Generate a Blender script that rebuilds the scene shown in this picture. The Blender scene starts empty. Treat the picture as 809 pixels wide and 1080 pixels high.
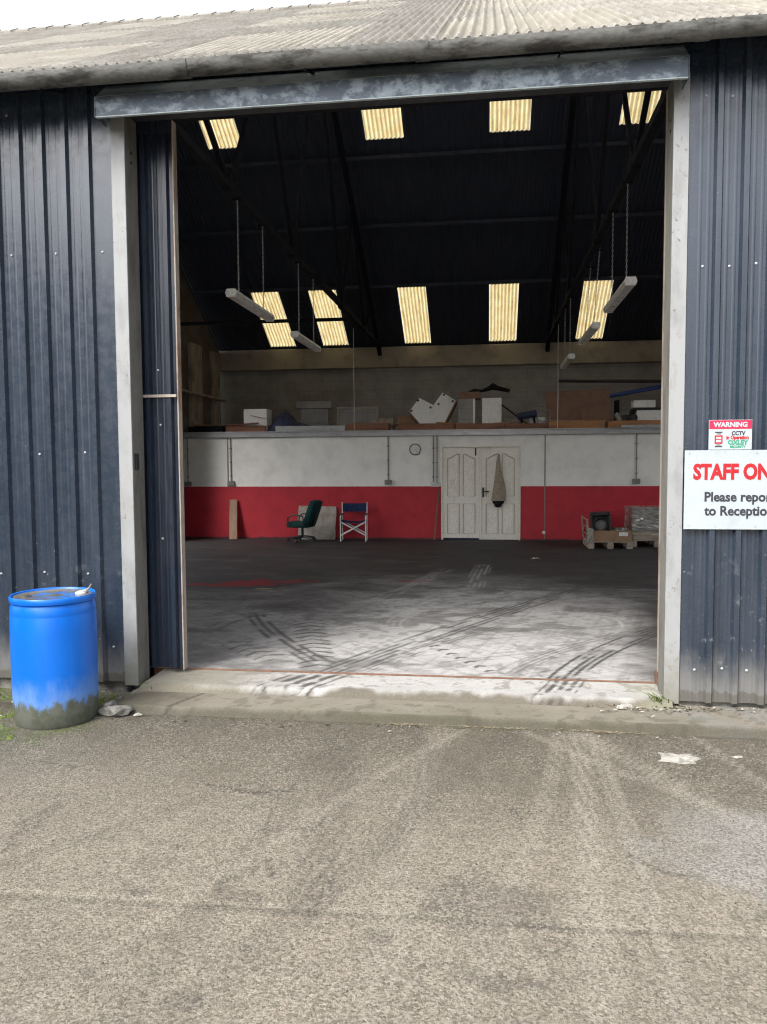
import bpy, bmesh, math, random
import numpy as np
from mathutils import Vector, Matrix, Euler
random.seed(7)
rng = np.random.default_rng(11)
R = math.radians
scene = bpy.context.scene
COL = scene.collection

# ------------------------------------------------------------------ noise for baked wear
def _hash(ix, iy, seed):
    h = (ix.astype(np.int64) * 374761393 + iy.astype(np.int64) * 668265263 + seed * 1442695041) & 0x7fffffff
    h = ((h ^ (h >> 13)) * 1274126177) & 0x7fffffff
    return ((h ^ (h >> 16)) & 0xffff) / 65535.0
def vnoise(x, y, seed=0):
    ix = np.floor(x); iy = np.floor(y); fx = x - ix; fy = y - iy
    fx = fx * fx * (3 - 2 * fx); fy = fy * fy * (3 - 2 * fy)
    a = _hash(ix, iy, seed); b = _hash(ix + 1, iy, seed); c = _hash(ix, iy + 1, seed); d = _hash(ix + 1, iy + 1, seed)
    return (a * (1 - fx) + b * fx) * (1 - fy) + (c * (1 - fx) + d * fx) * fy
def fbm(x, y, seed=0, o=5):
    s = 0; a = .5; t = 0
    for k in range(o):
        s = s + a * vnoise(x * 2 ** k, y * 2 ** k, seed + k * 17); t += a; a *= .55
    return s / t
def sstep(a, b, x):
    t = np.clip((x - a) / (b - a), 0, 1); return t * t * (3 - 2 * t)

# ------------------------------------------------------------------ materials
class NT:
    def __init__(s, name):
        s.m = bpy.data.materials.new(name); s.m.use_nodes = True
        s.t = s.m.node_tree; s.t.nodes.clear()
        s.out = s.n('ShaderNodeOutputMaterial'); s.tc = s.n('ShaderNodeTexCoord')
    def n(s, k, **kw):
        q = s.t.nodes.new(k)
        for a, b in kw.items():
            if a.startswith('i_'): q.inputs[a[2:].replace('_', ' ')].default_value = b
            else: setattr(q, a, b)
        return q
    def l(s, a, b): s.t.links.new(a, b)
    def coords(s, scale=(1, 1, 1), rot=(0, 0, 0)):
        mp = s.n('ShaderNodeMapping'); mp.inputs['Scale'].default_value = scale; mp.inputs['Rotation'].default_value = rot
        s.l(s.tc.outputs['Object'], mp.inputs['Vector']); return mp.outputs['Vector']
    def noise(s, scale, detail=5, rough=.6, vec=None, dist=0):
        q = s.n('ShaderNodeTexNoise'); q.inputs['Scale'].default_value = scale; q.inputs['Detail'].default_value = detail
        q.inputs['Roughness'].default_value = rough; q.inputs['Distortion'].default_value = dist
        s.l(vec if vec else s.tc.outputs['Object'], q.inputs['Vector']); return q.outputs['Fac']
    def ramp(s, fac, lo, hi, a=0., b=1.):
        q = s.n('ShaderNodeMapRange'); q.interpolation_type = 'SMOOTHSTEP'
        q.inputs['From Min'].default_value = lo; q.inputs['From Max'].default_value = hi
        q.inputs['To Min'].default_value = a; q.inputs['To Max'].default_value = b
        s.l(fac, q.inputs['Value']); return q.outputs['Result']
    def math(s, op, a, b=None):
        q = s.n('ShaderNodeMath', operation=op)
        for i, v in enumerate((a, b)):
            if v is None: continue
            if isinstance(v, (int, float)): q.inputs[i].default_value = v
            else: s.l(v, q.inputs[i])
        return q.outputs[0]
    def mix(s, fac, a, b, blend='MIX'):
        q = s.n('ShaderNodeMix', data_type='RGBA', blend_type=blend)
        if isinstance(fac, (int, float)): q.inputs[0].default_value = fac
        else: s.l(fac, q.inputs[0])
        for i, v in ((6, a), (7, b)):
            if isinstance(v, tuple): q.inputs[i].default_value = (*v, 1)
            else: s.l(v, q.inputs[i])
        return q.outputs[2]
    def bump(s, h, strength=.3, dist=.01):
        q = s.n('ShaderNodeBump'); q.inputs['Strength'].default_value = strength; q.inputs['Distance'].default_value = dist
        s.l(h, q.inputs['Height']); return q.outputs['Normal']
    def z(s):
        q = s.n('ShaderNodeSeparateXYZ'); s.l(s.tc.outputs['Object'], q.inputs[0]); return q.outputs['Z']
    def finish(s, col, rough=.6, metal=0., normal=None, spec=.5, coat=0):
        p = s.n('ShaderNodeBsdfPrincipled')
        if isinstance(col, tuple): p.inputs['Base Color'].default_value = (*col, 1)
        else: s.l(col, p.inputs['Base Color'])
        if isinstance(rough, (int, float)): p.inputs['Roughness'].default_value = rough
        else: s.l(rough, p.inputs['Roughness'])
        p.inputs['Metallic'].default_value = metal; p.inputs['Specular IOR Level'].default_value = spec
        p.inputs['Coat Weight'].default_value = coat
        if normal: s.l(normal, p.inputs['Normal'])
        s.l(p.outputs[0], s.out.inputs[0]); return s.m

def worn(name, base, dirt, scale=6, lo=.5, hi=.75, rough=.6, metal=0., stretch=(1, 1, 1), fine=60, bump=.15, var=.12, spec=.5):
    """a base colour with patchy wear in a second colour, fine mottling and a slight bump"""
    k = NT(name)
    v = k.coords(stretch)
    f = k.ramp(k.noise(scale, 7, .65, v), lo, hi)
    c = k.mix(f, base, dirt)
    m = k.ramp(k.noise(fine, 3, .6, v), .3, .7, 1 - var, 1 + var)
    g = k.n('ShaderNodeCombineColor'); [k.l(m, g.inputs[i]) for i in range(3)]
    c = k.mix(1., c, g.outputs[0], 'MULTIPLY')
    n = k.bump(k.noise(fine * .7, 4, .6, v), bump, .004) if bump else None
    r = k.ramp(k.noise(scale * 1.7, 4, .6, v), .3, .7, max(.05, rough - .1), min(1, rough + .1))
    return k.finish(c, r, metal, n, spec)

M = {}
def cladding_mat(name, right=False):
    k = NT(name)
    v = k.coords((1, 1, .12))
    c = k.mix(k.ramp(k.noise(7, 6, .6, v), .35, .7), (.021, .031, .047), (.034, .046, .066))
    # vertical run-off streaks
    c = k.mix(k.ramp(k.noise(30, 4, .6, k.coords((1, 1, .03))), .55, .8, 0, .35), c, (.085, .09, .10))
    # scuffs / lime spots low down on the sheets
    z = k.z()
    low = k.ramp(z, .25, 1.25, 1, 0)
    sp = k.math('MULTIPLY', k.ramp(k.noise(9, 3, .75), .60, .68), low)
    c = k.mix(k.math('MULTIPLY', sp, .38), c, (.30, .32, .34))
    sp2 = k.math('MULTIPLY', k.ramp(k.noise(38, 2, .5), .72, .76), k.ramp(z, .2, 2.2, 1, .15))
    c = k.mix(k.math('MULTIPLY', sp2, .7), c, (.5, .52, .53))
    # splash-back of yard dirt along the foot, ragged upper edge
    edge = k.math('ADD', z, k.math('MULTIPLY', k.math('SUBTRACT', k.noise(8, 6, .7, k.coords((1, 1, .35))), .5), .5))
    c = k.mix(k.ramp(edge, .04, .40, .85, 0), c, (.17, .167, .16))
    torn = k.math('ADD', z, k.math('MULTIPLY', k.math('SUBTRACT', k.noise(16, 3, .7), .5), .16))
    c = k.mix(k.ramp(torn, .055, .065, 1, 0), c, (.10, .095, .082))
    r = k.ramp(k.noise(12, 4, .6), .3, .7, .20, .34)
    r = k.math('ADD', r, k.ramp(edge, .05, .4, .35, 0))
    n = k.bump(k.noise(3.0, 2, .5, k.coords((1, 1, .3))), .05, .03)
    return k.finish(c, r, 0, n, .7)
M['cladding'] = cladding_mat('painted_steel_navy')
M['leaf'] = worn('painted_steel_leaf', (.016, .023, .038), (.06, .068, .08), 10, .58, .8, .28, 0, (1, 1, .1))
M['screw'] = worn('screw_cap_white', (.48, .49, .51), (.28, .28, .28), 20, .5, .8, .4)
def roof_col(k):
    c = k.mix(k.ramp(k.noise(2.2, 7, .7), .35, .65), (.175, .163, .140), (.265, .252, .225))
    c = k.mix(k.ramp(k.noise(9, 6, .7, k.coords((1, .25, .25))), .48, .70, 0, .85), c, (.135, .115, .088))
    c = k.mix(k.ramp(k.noise(30, 5, .75), .52, .66, 0, .7), c, (.088, .082, .066))
    c = k.mix(k.ramp(k.noise(14, 5, .7), .62, .72, 0, .8), c, (.42, .41, .385))
    return k.mix(k.ramp(k.noise(80, 3, .7), .5, .7, 0, .6), c, (.36, .34, .30))
def roof_mat():
    k = NT('fibre_cement_roof')
    return k.finish(roof_col(k), .9, 0, k.bump(k.noise(60, 4, .7), .4, .006), .2)
M['roof'] = roof_mat()
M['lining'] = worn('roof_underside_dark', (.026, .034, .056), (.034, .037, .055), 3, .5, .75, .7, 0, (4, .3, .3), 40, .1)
M['gutter'] = worn('cast_gutter_weathered', (.135, .135, .125), (.036, .034, .031), 6, .44, .60, .75, 0, (.5, 1, 1.6), 45, .4, .2)
M['fascia'] = worn('fascia_dark', (.035, .036, .042), (.09, .085, .08), 6, .5, .8, .6)
def header_mat():
    k = NT('flaking_zinc_header')
    c = k.mix(k.ramp(k.noise(7, 7, .7, k.coords((.8, 1, 1.2)), .25), .44, .62), (.068, .092, .126), (.27, .33, .38))
    c = k.mix(k.ramp(k.noise(22, 5, .7), .56, .66, 0, .8), c, (.09, .115, .15))
    return k.finish(c, .5, .0, k.bump(k.noise(18, 5, .6), .3, .006), .5)
M['header'] = header_mat()
M['header_top'] = worn('header_lid_pale', (.46, .54, .55), (.25, .29, .31), 8, .5, .7, .55)
def jamb_mat():
    k = NT('white_painted_steel_post')
    c = k.mix(k.ramp(k.noise(6, 7, .7, k.coords((1, 1, .35))), .45, .7), (.30, .31, .315), (.22, .225, .225))
    c = k.mix(k.math('MULTIPLY', k.ramp(k.noise(24, 5, .75), .59, .64), k.ramp(k.noise(2.3, 3, .6), .50, .60)), c, (.13, .095, .065)); c = k.mix(k.ramp(k.noise(5, 6, .75, k.coords((1.6, 1, .5))), .56, .66, 0, .6), c, (.24, .225, .20))
    edge = k.math('ADD', k.z(), k.math('MULTIPLY', k.noise(9, 5, .7), .9))
    c = k.mix(k.ramp(edge, .35, .95, .75, 0), c, (.19, .18, .135))
    return k.finish(c, .6, 0, k.bump(k.noise(30, 4, .6), .25, .004), .4)
M['jamb'] = jamb_mat()
M['post'] = worn('grey_post_web', (.175, .17, .155), (.10, .095, .08), 5, .45, .7, .75, 0, (1, 1, .3))
M['edge'] = worn('leaf_edge_rust', (.36, .31, .26), (.20, .095, .05), 9, .5, .7, .6, 0, (1, 1, .25))
M['rust'] = worn('rusty_steel', (.19, .095, .055), (.10, .06, .045), 14, .4, .7, .8)
M['steel'] = worn('dark_steel', (.012, .013, .018), (.016, .014, .016), 10, .45, .7, .8, spec=.08)
M['galv'] = worn('galvanised', (.46, .47, .48), (.34, .35, .36), 9, .45, .7, .42, .35, (.3, 1, 1))
M['ring'] = worn('concrete_beam', (.34, .30, .24), (.23, .20, .165), 3, .45, .7, .9, 0, (1, 1, 1), 40, .3)
def block_mat(name, a, b, mortar, sx, sy, rot=(R(90), 0, 0), msize=.012):
    k = NT(name)
    mp = k.n('ShaderNodeMapping'); mp.inputs['Rotation'].default_value = rot
    k.l(k.tc.outputs['Object'], mp.inputs['Vector'])
    q = k.n('ShaderNodeTexBrick'); k.l(mp.outputs[0], q.inputs['Vector'])
    q.inputs['Color1'].default_value = (*a, 1); q.inputs['Color2'].default_value = (*b, 1); q.inputs['Mortar'].default_value = (*mortar, 1)
    q.inputs['Scale'].default_value = 1; q.inputs['Brick Width'].default_value = sx; q.inputs['Row Height'].default_value = sy
    q.inputs['Mortar Size'].default_value = msize; q.inputs['Mortar Smooth'].default_value = .3
    c = k.mix(k.ramp(k.noise(2.5, 6, .65), .35, .7, 0, .6), q.outputs['Color'], tuple(v * .6 for v in a))
    return k.finish(c, .9, 0, k.bump(q.outputs['Fac'], -.3, .01), .2)
M['block'] = block_mat('painted_blockwork', (.31, .305, .29), (.33, .325, .31), (.275, .27, .26), .45, .225)
M['brick'] = block_mat('red_brick', (.15, .062, .042), (.11, .05, .038), (.16, .14, .12), .225, .075, (R(90), 0, R(90)))
M['pier'] = worn('pier_limewash', (.36, .31, .255), (.20, .165, .135), 5, .42, .66, .9, 0, (1, 1, .5), 30, .3)
def partition_mat():
    k = NT('white_over_red_wall_paint')
    z = k.z()
    w = k.mix(k.ramp(k.noise(2.2, 6, .65), .42, .72), (.86, .85, .82), (.74, .73, .70))
    w = k.mix(k.ramp(k.noise(9, 6, .75, k.coords((1, 1, .6))), .64, .74, 0, .45), w, (.33, .32, .30))
    r = k.mix(k.ramp(k.noise(3, 6, .65), .4, .7), (.47, .026, .042), (.38, .020, .033))
    r = k.mix(k.ramp(k.noise(16, 5, .7), .66, .73, 0, .5), r, (.20, .05, .05))
    e = k.math('ADD', z, k.math('MULTIPLY', k.math('SUBTRACT', k.noise(14, 4, .7), .5), .016))
    c = k.mix(k.ramp(e, 1.124, 1.127), r, w)
    foot = k.math('ADD', z, k.math('MULTIPLY', k.math('SUBTRACT', k.noise(5, 5, .7), .5), .12))
    c = k.mix(k.ramp(foot, .02, .05, .9, 0), c, (.035, .03, .03))
    return k.finish(c, .55, 0, k.bump(k.noise(25, 4, .6), .08, .004), .4)
M['partition'] = partition_mat()
M['grime'] = worn('grimy_moulding_paint', (.60, .545, .46), (.46, .39, .31), 6, .4, .7, .55, 0, (1, 1, .5))
M['ivory'] = worn('ivory_door_paint', (.84, .81, .74), (.70, .665, .59), 5, .5, .75, .45, 0, (1, 1, .5))
M['white'] = worn('white_plastic', (.72, .72, .71), (.58, .58, .57), 8, .5, .8, .4)
M['melamine'] = worn('white_melamine', (.80, .80, .78), (.62, .62, .60), 4, .5, .75, .4)
M['black'] = worn('black_plastic', (.016, .016, .018), (.035, .035, .037), 12, .5, .8, .45)
M['teal'] = worn('dark_teal_fabric', (.008, .038, .036), (.014, .055, .05), 30, .4, .7, .95, spec=.2)
M['canvas'] = worn('blue_canvas', (.016, .030, .085), (.03, .05, .12), 25, .4, .7, .9, spec=.2)
M['bluerope'] = worn('blue_tarpaulin', (.014, .020, .055), (.03, .045, .11), 12, .4, .7, .6)
M['bluepipe'] = worn('blue_pipe', (.02, .045, .19), (.03, .06, .22), 12, .4, .7, .5)
M['board'] = worn('stained_chipboard', (.42, .39, .34), (.25, .22, .18), 5, .42, .7, .85, 0, (1, 1, 1), 50, .2)
M['chip'] = worn('brown_chipboard', (.23, .135, .09), (.17, .098, .065), 5, .42, .7, .8, 0, (1, 1, 1), 90, .2)
M['plank'] = worn('pale_timber', (.34, .22, .15), (.24, .145, .10), 12, .42, .7, .8, 0, (1, 1, .12))
M['timber'] = worn('red_brown_timber', (.26, .12, .07), (.14, .066, .042), 9, .42, .7, .8, 0, (.12, 1, 1))
M['orange'] = worn('fresh_sawn_timber', (.40, .20, .09), (.28, .13, .06), 9, .42, .7, .8, 0, (.12, 1, 1))
M['pallet'] = worn('grey_pallet_wood', (.36, .31, .25), (.21, .175, .14), 9, .42, .7, .85, 0, (.15, .5, 1))
M['card'] = worn('cardboard', (.30, .19, .115), (.24, .15, .09), 5, .45, .7, .85)
M['cloth'] = worn('coat_cloth', (.36, .31, .245), (.27, .23, .18), 18, .4, .7, .95, spec=.1)
M['darkcloth'] = worn('dark_cloth', (.012, .012, .013), (.03, .03, .032), 18, .4, .7, .95, spec=.1)
M['signwhite'] = worn('sign_panel_white', (.40, .445, .47), (.35, .39, .42), 5, .5, .8, .35, bump=0, var=.02)
M['signred'] = worn('sign_ink_red', (.40, .012, .018), (.36, .012, .018), 5, .5, .8, .4, bump=0, var=.02)
M['signpink'] = worn('sign_band_red', (.46, .020, .065), (.40, .018, .055), 5, .5, .8, .4, bump=0, var=.02)
M['signgrey'] = worn('sign_ink_grey', (.035, .038, .048), (.04, .044, .05), 5, .5, .8, .4, bump=0, var=.02)
M['signgreen'] = worn('sign_ink_green', (.05, .28, .18), (.06, .3, .2), 5, .5, .8, .4, bump=0, var=.02)
M['foil'] = worn('clear_wrap_over_grey', (.40, .39, .365), (.28, .27, .25), 4, .4, .65, .14, .25, (1, 1, 2.5), 14, .35)
M['conduit'] = worn('grey_conduit', (.22, .215, .21), (.15, .15, .145), 9, .5, .7, .5)
M['conduitw'] = worn('white_conduit', (.62, .61, .59), (.5, .49, .47), 9, .5, .7, .5)
M['diffuser'] = worn('lamp_diffuser', (.50, .50, .48), (.36, .36, .34), 9, .45, .7, .35)
M['chain'] = worn('chain_steel', (.42, .42, .42), (.3, .3, .3), 30, .4, .7, .4, .6)
M['rubble'] = worn('broken_concrete', (.22, .21, .19), (.11, .105, .095), 14, .4, .65, .95, fine=80, bump=.6)
M['darkgrit'] = worn('dark_grit', (.06, .052, .042), (.035, .03, .026), 30, .4, .7, .9)
M['moss'] = worn('moss_green', (.095, .13, .020), (.06, .085, .018), 14, .4, .65, .95)
M['leafdry'] = worn('dry_litter', (.24, .20, .125), (.15, .12, .08), 14, .4, .65, .9)
M['litter'] = worn('pale_litter', (.36, .345, .31), (.19, .18, .155), 14, .45, .65, .8)
def drum_mat():
    k = NT('blue_drum_plastic')
    z = k.z()
    c = k.mix(k.ramp(k.noise(3, 5, .6, k.coords((1, 1, .4))), .35, .7), (.000, .125, .60), (.000, .15, .66))
    c = k.mix(k.ramp(k.noise(40, 3, .6, k.coords((1, 1, .2))), .62, .75, 0, .22), c, (.06, .22, .66))
    # pale scuffed belt just above a ragged tide of dried mud and algae
    e = k.math('ADD', z, k.math('MULTIPLY', k.math('SUBTRACT', k.noise(9, 6, .7, k.coords((1, 1, .45))), .5), .34))
    c = k.mix(k.ramp(e, .15, .36, .70, 0), c, (.16, .30, .56))
    e2 = k.math('ADD', z, k.math('MULTIPLY', k.math('SUBTRACT', k.noise(13, 6, .75, k.coords((1, 1, .5))), .5), .26))
    mud = k.mix(k.ramp(k.noise(8, 4, .6), .4, .65), (.115, .120, .100), (.075, .085, .055))
    c = k.mix(k.ramp(e2, .135, .185, 1, 0), c, mud)
    r = k.ramp(e, .1, .35, .85, .36)
    return k.finish(c, r, 0, k.bump(k.noise(6, 3, .5), .06, .02), .5)
M['drum'] = drum_mat()
M['drumlid'] = worn('drum_lid_dirty', (.03, .15, .48), (.12, .11, .09), 5, .40, .52, .3)
def skylight_mat():
    k = NT('yellowed_grp_rooflight')
    c = k.mix(k.ramp(k.noise(5, 6, .7), .35, .7), (.88, .80, .60), (.80, .70, .47))
    c = k.mix(k.ramp(k.noise(22, 5, .7), .56, .7, 0, .6), c, (.50, .39, .2)); c = k.mix(k.ramp(k.noise(9, 5, .7, k.coords((3, .25, .25))), .50, .70, 0, .55), c, (.52, .42, .24))
    tr = k.n('ShaderNodeBsdfTranslucent'); k.l(c, tr.inputs['Color'])
    df = k.n('ShaderNodeBsdfDiffuse'); df.inputs['Color'].default_value = (.5, .45, .3, 1)
    mx = k.n('ShaderNodeMixShader'); mx.inputs[0].default_value = .12
    k.l(tr.outputs[0], mx.inputs[1]); k.l(df.outputs[0], mx.inputs[2]); k.l(mx.outputs[0], k.out.inputs[0]); return k.m
M['skylight'] = skylight_mat()
def added_rooflight():  # translucent panel added to brighten the inside, outer face coloured to blend with the roof
    k = NT('added_rooflight_roof_tone')
    q = k.n('ShaderNodeMix', data_type='RGBA', blend_type='MULTIPLY'); q.inputs[0].default_value = 1; k.l(roof_col(k), q.inputs[6]); q.inputs[7].default_value = (1.75, 1.75, 1.75, 1); c = q.outputs[2]
    tr = k.n('ShaderNodeBsdfTranslucent'); tr.inputs['Color'].default_value = (.92, .91, .88, 1)
    df = k.n('ShaderNodeBsdfDiffuse'); k.l(c, df.inputs['Color']); k.l(k.bump(k.noise(60, 4, .7), .4, .006), df.inputs['Normal'])
    mx = k.n('ShaderNodeMixShader'); mx.inputs[0].default_value = .45
    k.l(tr.outputs[0], mx.inputs[1]); k.l(df.outputs[0], mx.inputs[2]); k.l(mx.outputs[0], k.out.inputs[0]); return k.m
M['skylight_added'] = added_rooflight()
def attr_ground(name, agg, bumpd, fine, brush=None, rough=.85):
    k = NT(name)
    a = k.n('ShaderNodeVertexColor'); a.layer_name = 'Col'
    c = a.outputs['Color']
    if agg:
        def vor(sc, feat='F1'):
            v = k.n('ShaderNodeTexVoronoi', feature=feat); v.inputs['Scale'].default_value = sc; k.l(k.tc.outputs['Object'], v.inputs['Vector']); return v
        def mul(c, val):
            g = k.n('ShaderNodeCombineColor'); [k.l(val, g.inputs[i]) for i in range(3)]; return k.mix(1., c, g.outputs[0], 'MULTIPLY')
        s1 = k.n('ShaderNodeSeparateColor'); k.l(vor(agg).outputs['Color'], s1.inputs[0])
        s2 = k.n('ShaderNodeSeparateColor'); k.l(vor(agg * 2.3).outputs['Color'], s2.inputs[0])
        c = mul(c, k.ramp(s1.outputs[0], 0, 1, .78, 1.28)); c = mul(c, k.ramp(s2.outputs[1], 0, 1, .86, 1.16))
        stone = k.math('MULTIPLY', k.ramp(s1.outputs[1], .74, .76), k.ramp(k.noise(2.2, 4, .6), .35, .6, .25, 1))
        c = k.mix(k.math('MULTIPLY', stone, .5), c, (.36, .335, .28))
        chip = k.ramp(s1.outputs[2], .83, .85); c = k.mix(k.math('MULTIPLY', chip, .52), c, (.085, .075, .06))
        pit = k.ramp(k.noise(agg * 1.1, 3, .7), .60, .66, 0, .7)
        c = k.mix(pit, c, (.055, .048, .038))
    f = k.ramp(k.noise(fine, 4, .65), .3, .7, .86, 1.14)
    g = k.n('ShaderNodeCombineColor'); [k.l(f, g.inputs[i]) for i in range(3)]
    c = k.mix(1., c, g.outputs[0], 'MULTIPLY')
    h = k.noise(fine, 5, .7)
    if agg: h = k.math('ADD', k.math('MULTIPLY', h, .6), k.math('MULTIPLY', k.noise(agg * .8, 3, .7), 1.3))
    if brush:
        h = k.math('ADD', h, k.math('MULTIPLY', k.noise(1, 4, .6, k.coords(brush, (0, 0, R(3)))), .35))
    r = k.math('MULTIPLY', a.outputs['Alpha'], rough)
    return k.finish(c, r, 0, k.bump(h, .9 if agg else .5, bumpd), .25)
M['yard'] = attr_ground('exposed_aggregate_concrete', 98, .012, 150, (6, 55, 1))
M['floor'] = attr_ground('workshop_concrete', 0, .002, 70, None, 1.1)
M['apron'] = attr_ground('apron_concrete', 0, .004, 90, None, .9)

# ------------------------------------------------------------------ mesh builder
class MB:
    def __init__(s): s.v = []; s.f = []; s.mi = []; s.m = 0
    def add(s, vs, fs, T=None):
        o = len(s.v)
        s.v += [tuple(T @ Vector(v)) if T else tuple(v) for v in vs]
        s.f += [tuple(i + o for i in f) for f in fs]; s.mi += [s.m] * len(fs); return s
    def box(s, lo, hi, bev=0., T=None):
        lo = Vector(lo); hi = Vector(hi); c = (lo + hi) / 2; h = (hi - lo) / 2
        b = min(bev, min(h) * .45)
        if b <= 0:
            vs = [(c.x + sx * h.x, c.y + sy * h.y, c.z + sz * h.z) for sx in (-1, 1) for sy in (-1, 1) for sz in (-1, 1)]
            return s.add(vs, [(0, 1, 3, 2), (4, 6, 7, 5), (0, 4, 5, 1), (2, 3, 7, 6), (0, 2, 6, 4), (1, 5, 7, 3)], T)
        vs = []; ix = {}
        sg = [(a, d, e) for a in (-1, 1) for d in (-1, 1) for e in (-1, 1)]
        for q in sg:
            for ax in range(3):
                ix[q, ax] = len(vs)
                vs.append(tuple(c[i] + q[i] * (h[i] - (0 if i == ax else b)) for i in range(3)))
        fs = []
        for ax in range(3):
            u, w = [i for i in range(3) if i != ax]
            for sa in (-1, 1):
                r = []
                for su, sw in ((-1, -1), (1, -1), (1, 1), (-1, 1)):
                    q = [0] * 3; q[ax] = sa; q[u] = su; q[w] = sw; r.append(ix[tuple(q), ax])
                fs.append(tuple(r))
        for a in range(3):
            for d in range(a + 1, 3):
                e = 3 - a - d
                for sa in (-1, 1):
                    for sd in (-1, 1):
                        q0 = [0] * 3; q0[a] = sa; q0[d] = sd; q0[e] = -1; q1 = list(q0); q1[e] = 1
                        q0 = tuple(q0); q1 = tuple(q1)
                        fs.append((ix[q0, a], ix[q1, a], ix[q1, d], ix[q0, d]))
        for q in sg: fs.append((ix[q, 0], ix[q, 1], ix[q, 2]))
        return s.add(vs, fs, T)
    def bar(s, p0, p1, w, h, bev=0., up=(0, 0, 1)):
        p0 = Vector(p0); p1 = Vector(p1); d = (p1 - p0); L = d.length; d.normalize()
        u = Vector(up)
        if abs(d.dot(u)) > .98: u = Vector((0, 1, 0))
        x = d.cross(u).normalized(); u = x.cross(d)
        T = Matrix((x, d, u)).transposed().to_4x4(); T.translation = p0
        return s.box((-w / 2, 0, -h / 2), (w / 2, L, h / 2), bev, T)
    def ring(s, pts, r, seg=8, closed=False, cap=True):
        pts = [Vector(p) for p in pts]; n = len(pts); vs = []; pu = None
        for i, p in enumerate(pts):
            a = pts[i - 1] if (i > 0 or closed) else p; b = pts[(i + 1) % n] if (i < n - 1 or closed) else p
            d = (b - a).normalized()
            if pu is None:
                pu = Vector((0, 0, 1)) if abs(d.z) < .9 else Vector((1, 0, 0))
            x = d.cross(pu).normalized(); u = x.cross(d); pu = u
            rr = r[i] if isinstance(r, (list, tuple)) else r
            for k in range(seg):
                t = 2 * math.pi * k / seg; vs.append(p + x * math.cos(t) * rr + u * math.sin(t) * rr)
        fs = []
        for i in range(n if closed else n - 1):
            j = (i + 1) % n
            for k in range(seg):
                l = (k + 1) % seg; fs.append((i * seg + k, i * seg + l, j * seg + l, j * seg + k))
        if cap and not closed:
            fs.append(tuple(range(seg))[::-1]); fs.append(tuple((n - 1) * seg + k for k in range(seg)))
        return s.add(vs, fs)
    def cyl(s, p0, p1, r, r1=None, seg=14): return s.ring([p0, p1], [r, r if r1 is None else r1], seg)
    def lathe(s, prof, c=(0, 0, 0), seg=40):
        vs = []; n = len(prof)
        for k in range(seg):
            t = 2 * math.pi * k / seg
            for r, z in prof: vs.append((c[0] + r * math.cos(t), c[1] + r * math.sin(t), c[2] + z))
        fs = []
        for k in range(seg):
            l = (k + 1) % seg
            for i in range(n - 1): fs.append((k * n + i, l * n + i, l * n + i + 1, k * n + i + 1))
        if prof[0][0] > 1e-4: fs.append(tuple(k * n for k in range(seg))[::-1])
        if prof[-1][0] > 1e-4: fs.append(tuple(k * n + n - 1 for k in range(seg)))
        return s.add(vs, fs)
    def prism(s, poly, f0, f1):
        """poly: list of 2D points; f0/f1 map a 2D point to 3D at each end"""
        n = len(poly); vs = [f0(*p) for p in poly] + [f1(*p) for p in poly]
        fs = [tuple(range(n))[::-1], tuple(range(n, 2 * n))] + [(i, (i + 1) % n, n + (i + 1) % n, n + i) for i in range(n)]
        return s.add(vs, fs)
    def xz(s, poly, y0, y1): return s.prism(poly, lambda a, b: (a, y0, b), lambda a, b: (a, y1, b))
    def yz(s, poly, x0, x1): return s.prism(poly, lambda a, b: (x0, a, b), lambda a, b: (x1, a, b))
    def build(s, name, mats, parent=None, smooth=False, loc=None, rot=None, fix=True):
        me = bpy.data.meshes.new(name); me.from_pydata(s.v, [], s.f)
        mats = mats if isinstance(mats, (list, tuple)) else [mats]
        for m in mats: me.materials.append(M[m] if isinstance(m, str) else m)
        me.polygons.foreach_set('material_index', s.mi)
        if fix:
            bm = bmesh.new(); bm.from_mesh(me); bmesh.ops.remove_doubles(bm, verts=bm.verts, dist=1e-6)
            bmesh.ops.recalc_face_normals(bm, faces=bm.faces); bm.to_mesh(me); bm.free()
        if smooth:
            me.polygons.foreach_set('use_smooth', [True] * len(me.polygons))
            try: me.set_sharp_from_angle(angle=R(38))
            except Exception: pass
        o = bpy.data.objects.new(name, me); COL.objects.link(o)
        if parent: o.parent = parent
        if loc: o.location = loc
        if rot: o.rotation_euler = rot
        return o

def tag(o, label=None, cat=None, group=None, kind=None):
    if label: o['label'] = label
    if cat: o['category'] = cat
    if group: o['group'] = group
    if kind: o['kind'] = kind
    return o
def thing(name, label, cat, loc=(0, 0, 0), rot=(0, 0, 0), group=None):
    o = bpy.data.objects.new(name, None); COL.objects.link(o); o.empty_display_size = .2
    o.location = loc; o.rotation_euler = rot; return tag(o, label, cat, group)
def dup(root, loc, label, rot=None):
    r = root.copy(); COL.objects.link(r); r.location = loc; r['label'] = label
    if rot: r.rotation_euler = rot
    for ch in root.children:
        c = ch.copy(); COL.objects.link(c); c.parent = r
        for g in ch.children:
            d = g.copy(); COL.objects.link(d); d.parent = c
    return r

# ------------------------------------------------------------------ dimensions
YB, YP = 13.5, 10.93              # rear wall, partition of the store room
RY, RZ = 6.65, 8.553              # ridge
EY, EZ = -.345, 4.335              # front eave (outer face)
XL, XR = -6.6, 5.6                # inside faces of the end walls
BX0, BX1 = -9.6, 7.6              # the shed runs on beyond the frame
SL = (RZ - EZ) / (RY - EY)
TRUSS_X = (-2.6, 1.35)

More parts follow.
